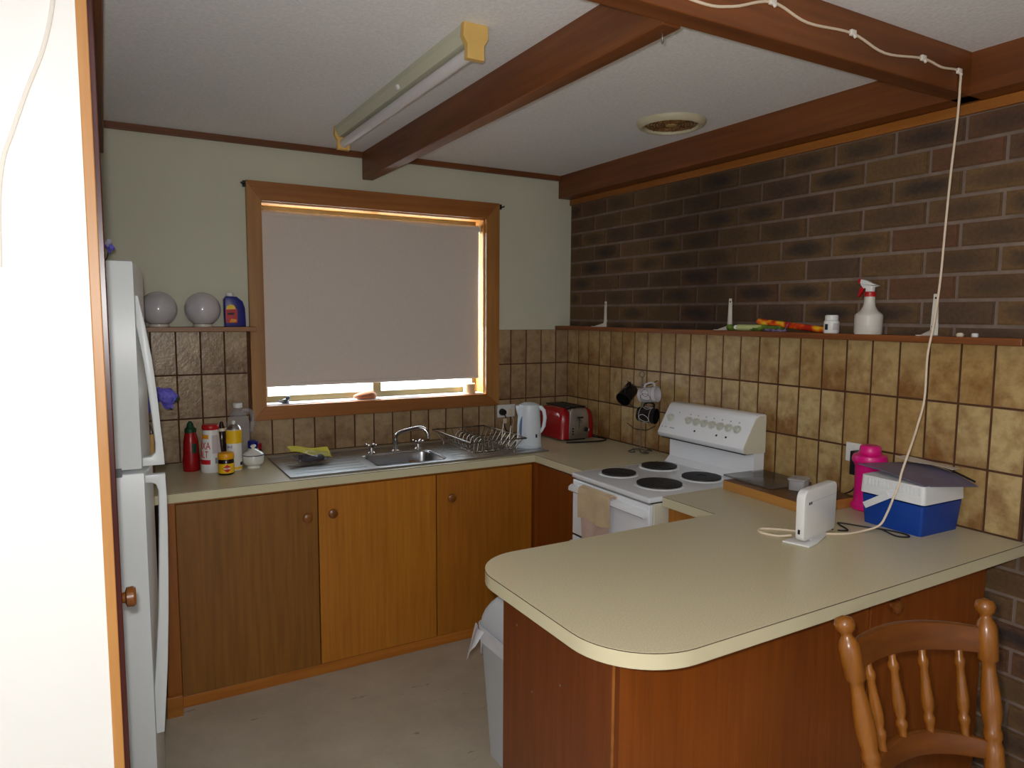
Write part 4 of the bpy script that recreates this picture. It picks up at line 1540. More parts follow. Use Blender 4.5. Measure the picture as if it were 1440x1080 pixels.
O('shell', prism(bulge_poly(0.066, THt), -TL - 0.004, TL + 0.004, 1, 0.004), 'brushed', ts, True, ang=0.5)
for s in (-1, 1):
    b = BM()
    rows = []
    for x, k in ((0.064, 1.0), (0.085, 0.985), (0.102, 0.94), (0.112, 0.86)):
        rows.append([b.verts.new((s * x, yy, zz)) for yy, zz in [(-TL * k, 0.012), (TL * k, 0.012)] + [(TL * k * math.copysign(abs(math.cos(a)) ** 0.35, math.cos(a)), THt * .5 * k + THt * .5 * k * math.sin(a) ** 0.7) for a in [PI * i / 12 for i in range(13)]]])
    for A, B in zip(rows, rows[1:]):
        for i in range(len(A)):
            j = (i + 1) % len(A)
            b.faces.new((A[i], A[j], B[j], B[i]))
    b.faces.new(rows[0])
    b.faces.new(rows[-1])
    bmesh.ops.recalc_face_normals(b, faces=b.faces)
    O('side_cheek', b, 'toaster_red', ts, True, ang=0.6)
O('top_plate', box(-0.06, 0.06, -TL + .02, TL - .02, THt - .002, THt + 0.006, 0.003), 'black', ts)
for s in (-1, 1):
    O('slot', box(s * 0.03 - 0.014, s * 0.03 + 0.014, -TL + .035, TL - .035, THt + 0.006, THt + 0.0075), 'hotplate', ts)
fy = -TL - 0.0045
O('lever_slot', box(-0.0015, 0.0015, fy - .0005, fy + .001, 0.07, 0.13), 'black', ts)
O('lever', box(-0.017, 0.017, fy - 0.020, fy, 0.128, 0.136, 0.003), 'black', ts)
O('emblem', tube([(-0.013, fy - .001, 0.112), (-0.004, fy - .001, 0.126), (0.006, fy - .001, 0.116), (-0.003, fy - .001, 0.106), (0.010, fy - .001, 0.102), (0.015, fy - .001, 0.118)], 0.0018, 6), 'black', ts)
for k in range(3):
    O('button', xf(lathe([(0, 0), (0.005, 0), (0.005, 0.004), (0, 0.005)], 10), (-0.043, fy, 0.040 + 0.015 * k), (R(90), 0, 0)), 'black', ts)
O('dial', xf(lathe([(0, 0), (0.013, 0), (0.012, 0.010), (0, 0.011)], 16), (0.044, fy, 0.062), (R(90), 0, 0)), 'black', ts, True)
O('dial', xf(lathe([(0, 0), (0.008, 0), (0.007, 0.006), (0, 0.007)], 12), (0.062, fy + .004, 0.058), (R(90), 0, 0)), 'white_p', ts, True)
O('foot', box(-0.06, 0.06, -TL + .02, TL - .02, 0.0, 0.012), 'black', ts)
O('cord', tube([(-0.29, -0.425, 0.9045), (-0.20, -0.450, 0.9045), (-0.08, -0.47, 0.9045), (-0.02, -0.42, 0.9045), (-0.035, -0.34, 0.9045), (-0.03, -0.20, 0.9045), (-0.05, -0.08, 0.9045), (-0.15, -0.05, 0.9045), (-0.175, -0.09, 0.915)], 0.0042, 8), 'cord_black', ts, True, loc=(0.178, 0.245, -0.9))

po = thing('power_point', 'white double power point between the window and the kettle', 'power outlet', (-0.435, 0.0, 1.04))
O('plate', box(-0.058, 0.058, -0.010, -0.001, -0.037, 0.037, 0.003), 'white_p', po)
for s in (-1, 1):
    O('switch', box(s * 0.03 - 0.006, s * 0.03 + 0.006, -0.013, -0.010, 0.015, 0.028, 0.001), 'white_p', po)
O('socket_face', xf(lathe([(0, 0), (0.019, 0), (0.018, 0.002), (0, 0.002)], 20), (0.028, -0.010, -0.008), (R(90), 0, 0)), 'cream', po)
pl = thing('kettle_plug', 'black plug and pale lead in the power point near the kettle', 'plug', (-0.465, -0.0105, 1.035))
O('plug_body', xf(lathe([(0, 0), (0.020, 0), (0.021, 0.004), (0.017, 0.026), (0, 0.028)], 20), (0, 0, 0), (R(90), 0, 0)), 'black', pl, True)
O('lead', tube([(0, -0.02, -0.005), (0.008, -0.034, -0.03), (0.0, -0.03, -0.065), (0.006, -0.05, -0.105), (0.02, -0.14, -0.128), (0.01, -0.30, -0.130)], 0.0035, 7), 'cord_black', pl, True)
O('lead_tag', box(-0.010, 0.012, -0.038, -0.033, -0.062, -0.034, 0.001), 'cord', pl)
O('spare_lead', tube([(0.05, -0.012, -0.01), (0.060, -0.03, -0.05), (0.035, -0.06, -0.10), (0.0, -0.12, -0.125), (-0.06, -0.15, -0.117)], 0.0022, 6), 'cord', pl, True)

# ================================================================ LEFT SHELF
LS = thing('tile_shelf', 'narrow brown timber shelf left of the window above the tiles', 'shelf', (0, 0, 0))
O('board', box(-2.62, -1.836, -0.10, 0.009, 1.515, 1.537, 0.002), 'shelf_x', LS)


def globe(x, y, label):
    g = thing('lamp_globe', label, 'lamp globe', (x, y, 1.537), 0, 'spare round lamp globes on the left shelf')
    R_ = 0.078
    prof = [(0, 0.0), (0.043, 0.0), (0.043, 0.010), (0.041, 0.0135)]
    a0 = math.asin(0.041 / R_)
    for k in range(1, 21):
        a = a0 + (PI - a0) * k / 20
        prof.append((R_ * math.sin(a) if k < 20 else 0, 0.0135 + R_ * math.cos(a0) - R_ * math.cos(a)))
    O('glass_ball', lathe(prof[3:], 36), 'opal', g, True)
    O('collar', lathe([(0, 0), (0.043, 0), (0.044, 0.003), (0.043, 0.0125), (0, 0.0125)], 30), 'opal_rim', g, True)


globe(-2.245, -0.052, 'white opal glass globe half hidden by the fridge')
globe(-2.063, -0.050, 'white opal glass globe next to the blue bottle')
bb = thing('detergent_bottle', 'navy blue detergent bottle with red label on the left shelf', 'bottle', (-1.925, -0.052, 1.537))
O('body', prism([(-0.046, 0.0), (0.044, 0.0), (0.046, 0.008), (0.044, 0.085), (0.034, 0.118), (0.008, 0.140), (-0.036, 0.142), (-0.047, 0.128)], -0.027, 0.027, 1, 0.006), 'blue_bottle', bb, True)
O('cap', xf(lathe([(0, 0.141), (0.016, 0.141), (0.017, 0.144), (0.017, 0.156), (0.014, 0.158), (0, 0.158)], 18), (-0.020, 0, 0)), 'white_p', bb, True)
O('label', prism([(-0.043, 0.018), (0.008, 0.018), (0.008, 0.082), (-0.043, 0.080)], -0.0285, -0.027, 1), 'red_p', bb)
O('label', prism([(-0.04, 0.080), (0.002, 0.082), (-0.004, 0.098), (-0.020, 0.104), (-0.036, 0.096)], -0.0285, -0.027, 1), 'yellow_p', bb)
O('label_print', prism([(-0.028, 0.020), (0.002, 0.022), (0.004, 0.034), (-0.02, 0.038)], -0.0295, -0.0285, 1), 'orange_p', bb)
O('label_print', prism([(-0.034, 0.055), (-0.006, 0.056), (-0.006, 0.066), (-0.034, 0.064)], -0.0295, -0.0285, 1), 'dark_print', bb)

# ================================================================ RIGHT SHELF
RS = thing('brick_shelf', 'long narrow timber shelf along the brick wall above the tiles', 'shelf', (0, 0, 0))
O('board', box(-0.090, 0.019, -2.522, 0.009, 1.514, 1.536, 0.002), 'shelf', RS)
SZ = 1.536


def bracket(y, label):
    b_ = thing('shelf_bracket', label, 'bracket', (0.004, y, SZ), 0, 'white metal brackets standing on the brick shelf')
    b = BM()
    w0, w1 = 0.014, 0.008
    vs_ = [b.verts.new(p) for p in ((0.006, -w0, 0), (0.006, w0, 0), (0.006, w1, 0.142), (0.006, -w1, 0.142), (0.009, -w0, 0), (0.009, w0, 0), (0.009, w1, 0.142), (0.009, -w1, 0.142))]
    for f in ((0, 3, 2, 1), (4, 5, 6, 7), (0, 1, 5, 4), (1, 2, 6, 5), (2, 3, 7, 6), (3, 0, 4, 7)):
        b.faces.new([vs_[i] for i in f])
    O('upright', b, 'bracket', b_)
    b = prism([(0.006, -0.014), (0.006, 0.014), (-0.086, 0.008), (-0.086, -0.008)], 0.0, 0.003)
    O('foot', b, 'bracket', b_)
    O('rib', prism([(0.006, 0.003), (-0.066, 0.003), (-0.05, 0.008), (-0.004, 0.02), (0.002, 0.05), (0.006, 0.125)][::-1], -0.0035, 0.0035, 1), 'bracket', b_)
    for zz in (0.03, 0.128):
        O('screw', xf(lathe([(0, 0), (0.004, 0), (0.003, 0.0015), (0, 0.002)], 10), (0.0058, 0.006 if zz < .1 else 0, zz), (0, R(-90), 0)), 'hotplate', b_)


bracket(-0.358, 'white shelf bracket nearest the window corner')
bracket(-1.285, 'white shelf bracket beside the green wrapped roll')
bracket(-2.205, 'white shelf bracket behind the hanging white cord')

g = thing('green_roll', 'green wrapped roll with pale label lying on the brick shelf', 'packet', (-0.050, -1.45, SZ))
O('roll', tube([(0, 0.115, 0.0135), (0.005, -0.17, 0.0135)], 0.013, 16, smooth=False), 'green_wrap', g, True)
O('label', tube([(0.001, 0.060, 0.0139), (0.004, -0.070, 0.0139)], 0.0136, 16, smooth=False), 'pale_wrap', g, True)
O('core', xf(lathe([(0, 0), (0.009, 0), (0.009, 0.004), (0, 0.003)], 14), (-0.0095, 0.062, 0.0150), (R(90), 0, R(-60))), 'white_p', g, True)
p = thing('crinkled_wrapper', 'small crumpled purple wrapper below the orange packet', 'wrapper', (-0.068, -1.60, SZ))
O('film', sheet(lambda u, v: (0.018 * (v - .5) * 2 * math.sin(PI * u + .2), 0.055 - 0.11 * u, 0.001 + abs(math.sin(u * 11) * math.sin(v * 5 + u * 4)) * 0.012), 16, 8, 0.0008), 'purple_wrap', p)
o_ = thing('orange_packet', 'long orange and yellow wrapped packet leaning on the green roll', 'packet', (-0.042, -1.668, SZ))
b = tube([(0, 0.172, 0.0415), (0, -0.15, 0.0115)], 0.0125, 12, smooth=False)
O('wrapper', b, 'fire_wrap', o_, True)
for yy, zz in ((0.172, 0.0415), (-0.15, 0.0115)):
    O('crimp', box(-0.012, 0.012, yy - 0.006, yy + 0.006, zz - 0.002, zz + 0.002, 0.001), 'red_print', o_)
pb = thing('pill_bottle', 'small white pill bottle beside the spray bottle on the shelf', 'bottle', (-0.052, -1.853, SZ))
O('body', lathe([(0, 0), (0.026, 0), (0.028, 0.003), (0.028, 0.044), (0.022, 0.051), (0, 0.051)], 24), 'white_p', pb, True)
O('cap', lathe([(0, 0.050), (0.0235, 0.050), (0.024, 0.053), (0.024, 0.066), (0.021, 0.069), (0, 0.069)], 24), 'white_p', pb, True)
a5 = to_cam(-.052, -1.853)
O('label', patch(0.0282, a5 - 0.9, a5 - 0.45, 0.013, 0.035, n=5), 'dark_print', pb)
O('label_text', patch(0.0282, a5 + 0.2, a5 + 1.0, 0.012, 0.038, n=6), 'grey_print', pb)
sy = thing('spray_bottle', 'clear white trigger spray bottle with a red trigger on the shelf', 'spray bottle', (-0.054, -2.005, SZ))
O('body', lathe([(0, 0), (0.044, 0), (0.047, 0.004), (0.047, 0.066), (0.045, 0.072), (0.030, 0.084), (0.021, 0.100), (0.018, 0.118), (0.018, 0.136), (0, 0.136)], 30), 'milky_w', sy, True)
O('liquid_line', lathe([(0.046, 0.030), (0.0474, 0.030), (0.0474, 0.0312), (0.046, 0.0312)], 30), 'grey_print', sy, True)
O('collar', lathe([(0, 0.135), (0.019, 0.135), (0.0195, 0.138), (0.0195, 0.150), (0.016, 0.153), (0, 0.153)], 22), 'red_p', sy, True)
hd = O('spray_head', prism([(0.013, 0.152), (-0.013, 0.152), (-0.014, 0.168), (-0.032, 0.172), (-0.034, 0.1735), (-0.012, 0.182), (0.010, 0.193), (0.033, 0.199), (0.036, 0.186), (0.033, 0.178), (0.022, 0.165), (0.013, 0.166)][::-1], -0.0095, 0.0095, 0, 0.003), 'white_p', sy, True)
O('nozzle', box(-0.007, 0.007, 0.033, 0.045, 0.183, 0.201, 0.002), 'red_p', sy)
O('trigger', prism([(0.026, 0.176), (0.038, 0.168), (0.046, 0.136), (0.041, 0.134), (0.030, 0.152), (0.020, 0.166)][::-1], -0.006, 0.006, 0, 0.0015), 'red_p', sy, True)
tag(O('pebble', xf(lathe([(0, 0), (0.010, 0), (0.012, 0.006), (0.008, 0.012), (0, 0.013)], 12), (-0.040, -2.318, SZ)), 'cream', None, True), 'little cream nub on the shelf right of the last bracket', 'bead')
tag(O('plastic_bead', xf(lathe([(0, 0), (0.009, 0), (0.010, 0.002), (0.010, 0.010), (0.008, 0.012), (0, 0.012)], 14), (-0.046, -2.367, SZ)), 'white_p', None, True), 'tiny white plastic nub at the right end of the shelf', 'bead')

# ================================================================ MUG TREE
mt = thing('mug_tree', 'tall wire mug stand beside the stove holding three mugs', 'mug stand', (-0.085, -0.80, 0.9))
O('pole', tube([(0, 0, 0.012), (0, 0, 0.385)], 0.004, 8, smooth=False), 'wire', mt, True)
O('loop', tube([(0.0, 0, 0.384), (-0.004, 0.016, 0.394), (0.0, 0.012, 0.412), (0.0, -0.008, 0.414), (0.003, -0.015, 0.397), (0, 0, 0.384)], 0.0028, 8), 'wire', mt, True)
for k in range(4):
    a = PI / 4 + k * PI / 2
    O('base_scroll', tube([(0, 0, 0.014), (0.03 * math.cos(a), 0.03 * math.sin(a), 0.010), (0.060 * math.cos(a + .3), 0.060 * math.sin(a + .3), 0.004), (0.062 * math.cos(a + .8), 0.062 * math.sin(a + .8), 0.004), (0.042 * math.cos(a + .9), 0.042 * math.sin(a + .9), 0.004), (0.036 * math.cos(a + .5), 0.036 * math.sin(a + .5), 0.006)], 0.0028, 7), 'wire_dark', mt, True)
arm_spec = [(0.335, 118), (0.345, -58), (0.225, 118), (0.225, -72), (0.115, 112), (0.115, -68)]
for z, dg in arm_spec:
    a = R(dg)
    O('arm', tube([(0, 0, z), (0.035 * math.cos(a), 0.035 * math.sin(a), z + 0.002), (0.075 * math.cos(a), 0.075 * math.sin(a), z + 0.024), (0.08 * math.cos(a), 0.08 * math.sin(a), z + 0.028)], 0.0026, 7), 'wire_dark', mt, True)


def mug(loc, axis, label, mat, scrib, group, seed, hside):
    """axis points from the mug's base to its mouth"""
    g_ = thing('mug', label, 'mug', loc, 0, group)
    rr_, h_ = 0.040, 0.096
    b = lathe([(0, 0), (rr_ * .86, 0), (rr_ * .94, 0.006), (rr_, h_), (rr_ - .004, h_), (rr_ - .006, 0.008), (0, 0.006)], 26)
    z = Vector(axis).normalized()
    hs = Vector(hside)
    x = (hs - z * hs.dot(z)).normalized()
    y = z.cross(x)
    m_ = Matrix((x, y, z)).transposed().to_4x4()
    m_ = m_ @ Matrix.Translation((0, 0, -h_ / 2))
    bmesh.ops.transform(b, matrix=m_, verts=b.verts)
    O('cup', b, mat, g_, True)
    hb = tube([(rr_ * .95, 0, 0.072), (rr_ + 0.020, 0, 0.068), (rr_ + 0.027, 0, 0.045), (rr_ + 0.018, 0, 0.02), (rr_ * .93, 0, 0.016)], 0.005, 8)
    bmesh.ops.transform(hb, matrix=m_, verts=hb.verts)
    O('handle', hb, mat, g_, True)
    if scrib:
        rnd = random.Random(seed)
        for k in range(4):
            a0 = rnd.uniform(-PI, PI) if k else PI * .75
            pts = []
            for i in range(7):
                aa = 2 * PI * i / 6
                ang_ = a0 + 0.5 * math.cos(aa) + k * 1.5
                zz = 0.046 + 0.026 * math.sin(aa) * (1 - .1 * k) + 0.006 * math.cos(aa)
                r0 = rr_ * (0.94 + 0.06 * zz / h_) + 0.0004
                pts.append((r0 * math.cos(ang_), r0 * math.sin(ang_), zz))
            sbm = tube(pts[:-1], 0.0011, 5, 5, closed=True)
            bmesh.ops.transform(sbm, matrix=m_, verts=sbm.verts)
            O('scribble', sbm, scrib, g_)
        for zz in (0.018, 0.074):
            r0 = rr_ * (0.94 + 0.06 * zz / h_) + 0.0004
            sbm = tube([(r0 * math.cos(2 * PI * i / 24), r0 * math.sin(2 * PI * i / 24), zz) for i in range(24)], 0.0008, 5, closed=True, smooth=False)
            bmesh.ops.transform(sbm, matrix=m_, verts=sbm.verts)
            O('scribble', sbm, scrib, g_)
    return g_


GM = 'mugs hanging on the wire stand'
mug((-0.125, -0.735, 1.195), (-0.80, -0.28, -0.50), 'plain black mug hanging mouth down on the upper left arm', 'mug_black', None, GM, 1, (0.3, -0.1, 0.9))
mug((-0.095, -0.868, 1.203), (0.35, -0.85, 0.12), 'white mug with black scribble pattern on the upper right arm', 'mug_white', 'scrib_b', GM, 2, (0.3, 0.5, 0.8))
mug((-0.10, -0.865, 1.100), (0.35, -0.80, -0.05), 'black mug with white scribble pattern on the lower arm', 'mug_black', 'scrib_w', GM, 4, (0.2, 0.5, 0.85))

# ================================================================ PENINSULA GOODS
cb = thing('chopping_board', 'thick timber chopping board on the peninsula beside the stove', 'chopping board', (-0.19, -1.75, 0.9), R(-4))
O('block', box(-0.128, 0.135, -0.250, 0.165, 0.0, 0.036, 0.002), 'board', cb)
O('face', box(-0.126, 0.133, -0.248, 0.163, 0.036, 0.0385, 0.001), 'board_top', cb)
tag(O('glass_tray', xf(prism(rrect(-0.11, 0.115, -0.13, 0.135, 0.012), 0.0, 0.006, 2, 0.0015), (-0.155, -1.665, 0.9392), (0, 0, R(-4))), 'smoke', None, True),
    'smoky glass tray lying flat on the chopping board', 'tray')
cc = thing('plastic_tub', 'small clear plastic tub with lid on the chopping board', 'container', (-0.175, -1.835, 0.9387), R(20))
O('tub', prism(rrect(-0.036, 0.036, -0.030, 0.030, 0.012), 0.0, 0.038, 2, 0.004), 'clear', cc, True)
O('lid', prism(rrect(-0.041, 0.041, -0.035, 0.035, 0.014), 0.0382, 0.046, 2, 0.002), 'clear', cc, True)

rt = thing('router', 'upright white internet router on a fin shaped foot on the peninsula', 'router', (-0.534, -2.185, 0.9), R(12.5))
rp = []
for (cx_, cz_, a0_) in ((0.090, 0.150, 0), (-0.083, 0.142, 90), (-0.095, 0.030, 180), (0.095, 0.030, 270)):
    rad = {0: 0.022, 90: 0.030, 180: 0.016, 270: 0.016}[a0_]
    for k in range(7):
        a = R(a0_ + 90 * k / 6)
        rp.append((cx_ + rad * math.cos(a), cz_ + rad * math.sin(a)))
O('case', prism(rp, -0.012, 0.016, 1, 0.004), 'white_p', rt, True)
O('foot', prism([(-0.108, -0.030), (-0.055, -0.030), (0.04, -0.014), (0.06, 0.0), (0.03, 0.02), (-0.06, 0.045), (-0.116, 0.052)], 0.0, 0.006, 2, 0.002), 'white_p', rt, True)
O('neck', prism([(-0.05, 0.004), (0.06, 0.004), (0.05, 0.02), (-0.04, 0.02)], -0.006, 0.010, 1), 'white_p', rt)
O('usb_port', box(-0.1125, -0.1105, 0.000, 0.007, 0.036, 0.050), 'black', rt)
for k in range(2):
    O('badge', box(-0.085 + 0.012 * k, -0.077 + 0.012 * k, -0.0127, -0.012, 0.125, 0.133), 'dark_print', rt)
O('crease', box(-0.07, 0.105, -0.0123, -0.012, 0.132, 0.1326), 'grey_p', rt)

bt = thing('drink_bottle', 'bright pink plastic drink bottle standing by the tiles', 'bottle', (-0.070, -2.050, 0.9))
O('body', lathe([(0, 0), (0.050, 0), (0.057, 0.006), (0.058, 0.018), (0.050, 0.028), (0.047, 0.045), (0.048, 0.158), (0.052, 0.168), (0.058, 0.176), (0.060, 0.186), (0.056, 0.200), (0.042, 0.206), (0, 0.206)], 32), 'pink', bt, True)
O('screw_cap', lathe([(0, 0.205), (0.036, 0.205), (0.038, 0.209), (0.034, 0.232), (0.030, 0.236), (0, 0.236)], 24), 'pink', bt, True)

pr = thing('right_power_point', 'cream power point on the right tiles behind the pink bottle', 'power outlet', (0, -1.968, 1.086))
pr.name = 'power_point'
O('plate', box(-0.010, -0.001, -0.058, 0.058, -0.036, 0.036, 0.003), 'white_p', pr)
for s in (-1, 1):
    O('switch', box(-0.013, -0.010, s * 0.03 - 0.006, s * 0.03 + 0.006, 0.015, 0.028, 0.001), 'white_p', pr)
ad = thing('power_adaptor', 'black power adaptor plugged in behind the pink bottle', 'adaptor', (-0.0105, -1.985, 1.058))
O('case', box(-0.045, 0.0, -0.028, 0.026, -0.048, 0.042, 0.004), 'black', ad)
O('lead', tube([(-0.03, 0.0, -0.046), (-0.045, 0.004, -0.10), (-0.075, 0.03, -0.125), (-0.13, 0.04, -0.152), (-0.24, -0.02, -0.1545), (-0.36, -0.10, -0.1545), (-0.40, -0.17, -0.1545)], 0.0026, 7), 'cord_black', ad, True)

co = thing('cooler_box', 'small blue and white cooler box at the wall end of peninsula', 'cooler box', (-0.128, -2.242, 0.9), R(-1.5))
cw, cd = 0.108, 0.108


def frustum(w0, d0, w1, d1, z0, z1, r):
    b = BM()
    A = [b.verts.new((x, y, z0)) for x, y in rrect(-w0, w0, -d0, d0, r)]
    B = [b.verts.new((x, y, z1)) for x, y in rrect(-w1, w1, -d1, d1, r)]
    n = len(A)
    for i in range(n):
        j = (i + 1) % n
        b.faces.new((A[i], A[j], B[j], B[i]))
    b.faces.new(A[::-1])
    b.faces.new(B)
    return b


O('body', frustum(cw - .008, cd - .008, cw, cd, 0.0, 0.100, 0.010), 'blue_p', co, True)
b = BM()
n_ = 40
lo_, up_ = [], []
per = rrect(-cw - .004, cw + .004, -cd - .004, cd + .004, 0.012, 8)
for k, (x, y) in enumerate(per):
    lo_.append(b.verts.new((x, y, 0.098 - 0.008 * math.cos(x / cw * PI) * (abs(y) > cd * .9))))
    up_.append(b.verts.new((x * 0.98, y * 0.98, 0.165)))
for i in range(len(per)):
    j = (i + 1) % len(per)
    b.faces.new((lo_[i], lo_[j], up_[j], up_[i]))
b.faces.new(lo_[::-1])
b.faces.new(up_)
lid = O('lid', b, 'cooler_white', co, True)
for k in range(15):
    y = -cd + 0.014 + (2 * cd - 0.028) * k / 14
    O('lid_rib', box(-cw - .0055, -cw - .0015, y - .0035, y + .0035, 0.134, 0.158, 0.001), 'cooler_white', lid)
b = BM()
add_lathe(b, [(0, 0), (0.012, 0), (0.011, 0.004), (0, 0.005)], 16, mat=Matrix.Translation((-cw - .004, 0.0, 0.120)) @ Matrix.Rotation(R(-90), 4, 'Y'))
O('pivot', b, 'cooler_white', co, True)
O('bail_handle', prism([(0.008, 0.126), (0.092, 0.072), (0.080, 0.054), (-0.006, 0.108)], -cw - .014, -cw - .009, 0, 0.001), 'cooler_white', co)
co_y = -2.242


def mag_fn(u, v):
    # u along the wall (far -> near), v across (wall -> room)
    c00, c10 = Vector((-0.022, -2.145, 1.088)), Vector((-0.018, -2.395, 1.054))      # against the tiles
    c01, c11 = Vector((-0.178, -2.075, 1.086)), Vector((-0.236, -2.345, 1.0685))     # room side
    p = (c00 * (1 - u) + c10 * u) * (1 - v) + (c01 * (1 - u) + c11 * u) * v
    x, y, z = p.x, p.y, p.z + 0.020 * math.sin(PI * u) * (1 - 0.75 * v)
    return (x, y, z)


mg = thing('magazine', 'grey purple magazine lying bent across the cooler box lid', 'magazine', (0, 0, 0))
O('cover', sheet(mag_fn, 20, 10, 0.0035), 'paper_dark', mg, True)
O('loose_page', sheet(lambda u, v: (-0.006 - 0.050 * v, -2.14 - 0.19 * u, 1.110 - 0.012 * u - 0.004 * math.sin(u * 6) * v), 10, 3, 0.0015), 'paper', mg, True)
O('pen', tube([(-0.012, -2.27, 1.098), (-0.020, -2.385, 1.066)], 0.0035, 8, smooth=False), 'black', mg)

# ---- cords of the router
ph = thing('phone_cord', 'white cord clipped along the cross beam then hanging down to the router', 'cord', (0, 0, 0))
bf = -2.3205
path = [(-1.75, bf, 2.375), (-1.50, bf, 2.345), (-1.235, bf, 2.322), (-1.12, bf, 2.335), (-0.985, bf, 2.374), (-0.85, bf, 2.352), (-0.668, bf, 2.361), (-0.52, bf, 2.336), (-0.34, bf, 2.354), (-0.24, bf, 2.346), (-0.150, bf - .002, 2.349),
        (-0.146, -2.326, 2.30), (-0.135, -2.318, 2.20), (-0.118, -2.300, 2.06), (-0.108, -2.288, 1.90), (-0.104, -2.280, 1.72), (-0.104, -2.268, 1.58), (-0.106, -2.255, 1.47), (-0.115, -2.259, 1.332), (-0.15, -2.261, 1.24), (-0.205, -2.277, 1.185), (-0.256, -2.283, 1.108), (-0.268, -2.281, 1.06), (-0.275, -2.270, 1.016), (-0.283, -2.257, 0.965), (-0.300, -2.245, 0.925), (-0.345, -2.22, 0.9065), (-0.42, -2.205, 0.9035), (-0.50, -2.150, 0.9032), (-0.56, -2.075, 0.9032), (-0.615, -2.035, 0.9032), (-0.645, -2.065, 0.9032), (-0.625, -2.115, 0.9032), (-0.605, -2.150, 0.912)]
O('cord', tube(path, 0.0035, 8, 6), 'cord', ph, True)
for x, z in ((-0.985, 2.374), (-0.668, 2.361), (-0.34, 2.354), (-0.150, 2.349)):
    b = box(x - 0.011, x + 0.011, bf - 0.007, bf + 0.002, z - 0.008, z + 0.008, 0.002)
    add_lathe(b, [(0, 0), (0.005, 0), (0.004, 0.004), (0, 0.005)], 10, mat=Matrix.Translation((x + 0.003, bf - 0.006, z - 0.010)) @ Matrix.Rotation(R(90), 4, 'X'))
    O('clip', b, 'clip', ph, True)
tag(O('router_power_lead', tube([(-0.405, -2.170, 0.9035), (-0.375, -2.185, 0.9035), (-0.345, -2.135, 0.9035), (-0.325, -2.118, 0.9035), (-0.295, -2.18, 0.9035), (-0.262, -2.245, 0.9035), (-0.250, -2.300, 0.9035), (-0.268, -2.325, 0.9035), (-0.295, -2.30, 0.9035), (-0.30, -2.25, 0.914)], 0.0026, 7), 'cord_black', None, True),
    'thin black lead curling in front of the cooler box', 'cord')
tag(O('wall_cable', tube([(-2.500, -2.0035, 2.30), (-2.512, -2.0035, 2.168), (-2.531, -2.0035, 2.08), (-2.560, -2.0035, 2.00), (-2.585, -2.0035, 1.925), (-2.602, -2.0035, 1.872), (-2.612, -2.0035, 1.80), (-2.617, -2.0035, 1.68)], 0.0038, 8), 'clip', None, True),
    'white cable running down the bright white wall', 'cable')

# ================================================================ CEILING FITTINGS
lt = thing('batten_light', 'long cream fluorescent batten light on the ceiling left of the beam', 'ceiling light', (-1.505, -1.07, CEIL))
hl = 0.645
O('spine', prism([(-0.036, 0.0), (0.036, 0.0), (0.036, -0.020), (0.022, -0.046), (-0.022, -0.046), (-0.036, -0.020)], -hl, hl, 1, 0.001), 'light_body', lt)
for s in (-1, 1):
    O('end_cap', prism([(-0.038, -0.0), (0.038, -0.0), (0.040, -0.038), (0.027, -0.058), (0.027, -0.098), (-0.027, -0.098), (-0.027, -0.058), (-0.040, -0.038)], s * hl - 0.012, s * hl + 0.012, 1, 0.002), 'yellowed', lt)
O('tube', tube([(0.0, -hl + .012, -0.071), (0.0, hl - .012, -0.071)], 0.019, 18, smooth=False), 'tube', lt, True)
O('starter', xf(lathe([(0, 0), (0.009, 0), (0.008, 0.010), (0, 0.012)], 12), (-0.030, -0.12, -0.034), (0, R(-120), 0)), 'white_p', lt, True)
ev = thing('exhaust_vent', 'round cream ceiling exhaust vent with a grimy grille', 'vent', (-0.325, -1.235, CEIL))
O('rim', lathe([(0.114, -0.010), (0.117, -0.022), (0.125, -0.024), (0.140, -0.016), (0.146, -0.004), (0.146, 0.0), (0.114, 0.0)], 48), 'vent', ev, True)
O('backing', lathe([(0, -0.009), (0.115, -0.009), (0.115, -0.0005), (0, -0.0005)], 40), 'grille', ev)
for rr_ in (0.032, 0.044, 0.056, 0.068, 0.080, 0.092, 0.104):
    O('grille_ring', tube([(rr_ * math.cos(2 * PI * k / 36), rr_ * math.sin(2 * PI * k / 36), -0.012) for k in range(36)], 0.003, 6, closed=True, smooth=False), 'grille', ev)
for k in range(8):
    a = k * PI / 4
    O('grille_spoke', tube([(0.02 * math.cos(a), 0.02 * math.sin(a), -0.012), (0.113 * math.cos(a), 0.113 * math.sin(a), -0.012)], 0.003, 6, smooth=False), 'grille', ev)
O('centre_cap', lathe([(0, -0.020), (0.012, -0.020), (0.022, -0.017), (0.024, -0.010), (0, -0.010)][::-1], 24), 'vent_cap', ev, True)
tag(O('beam_hook', tube([(-1.24, -2.21, 2.287), (-1.24, -2.21, 2.274), (-1.235, -2.205, 2.266), (-1.228, -2.20, 2.272)], 0.0025, 7), 'brushed', None, True), 'small metal hook under the end of the long beam', 'hook')

# ================================================================ BIN
bn = thing('kitchen_bin', 'white swing top bin with plastic liner behind the peninsula end', 'bin', (-1.155, -1.62, 0.0))


def binring(s, z, b):
    return [b.verts.new((x, y, z)) for x, y in rrect(-0.140 * s - 0.006, 0.140 * s + .006, -0.195 * s - 0.006, 0.195 * s + .006, 0.03, 5)]


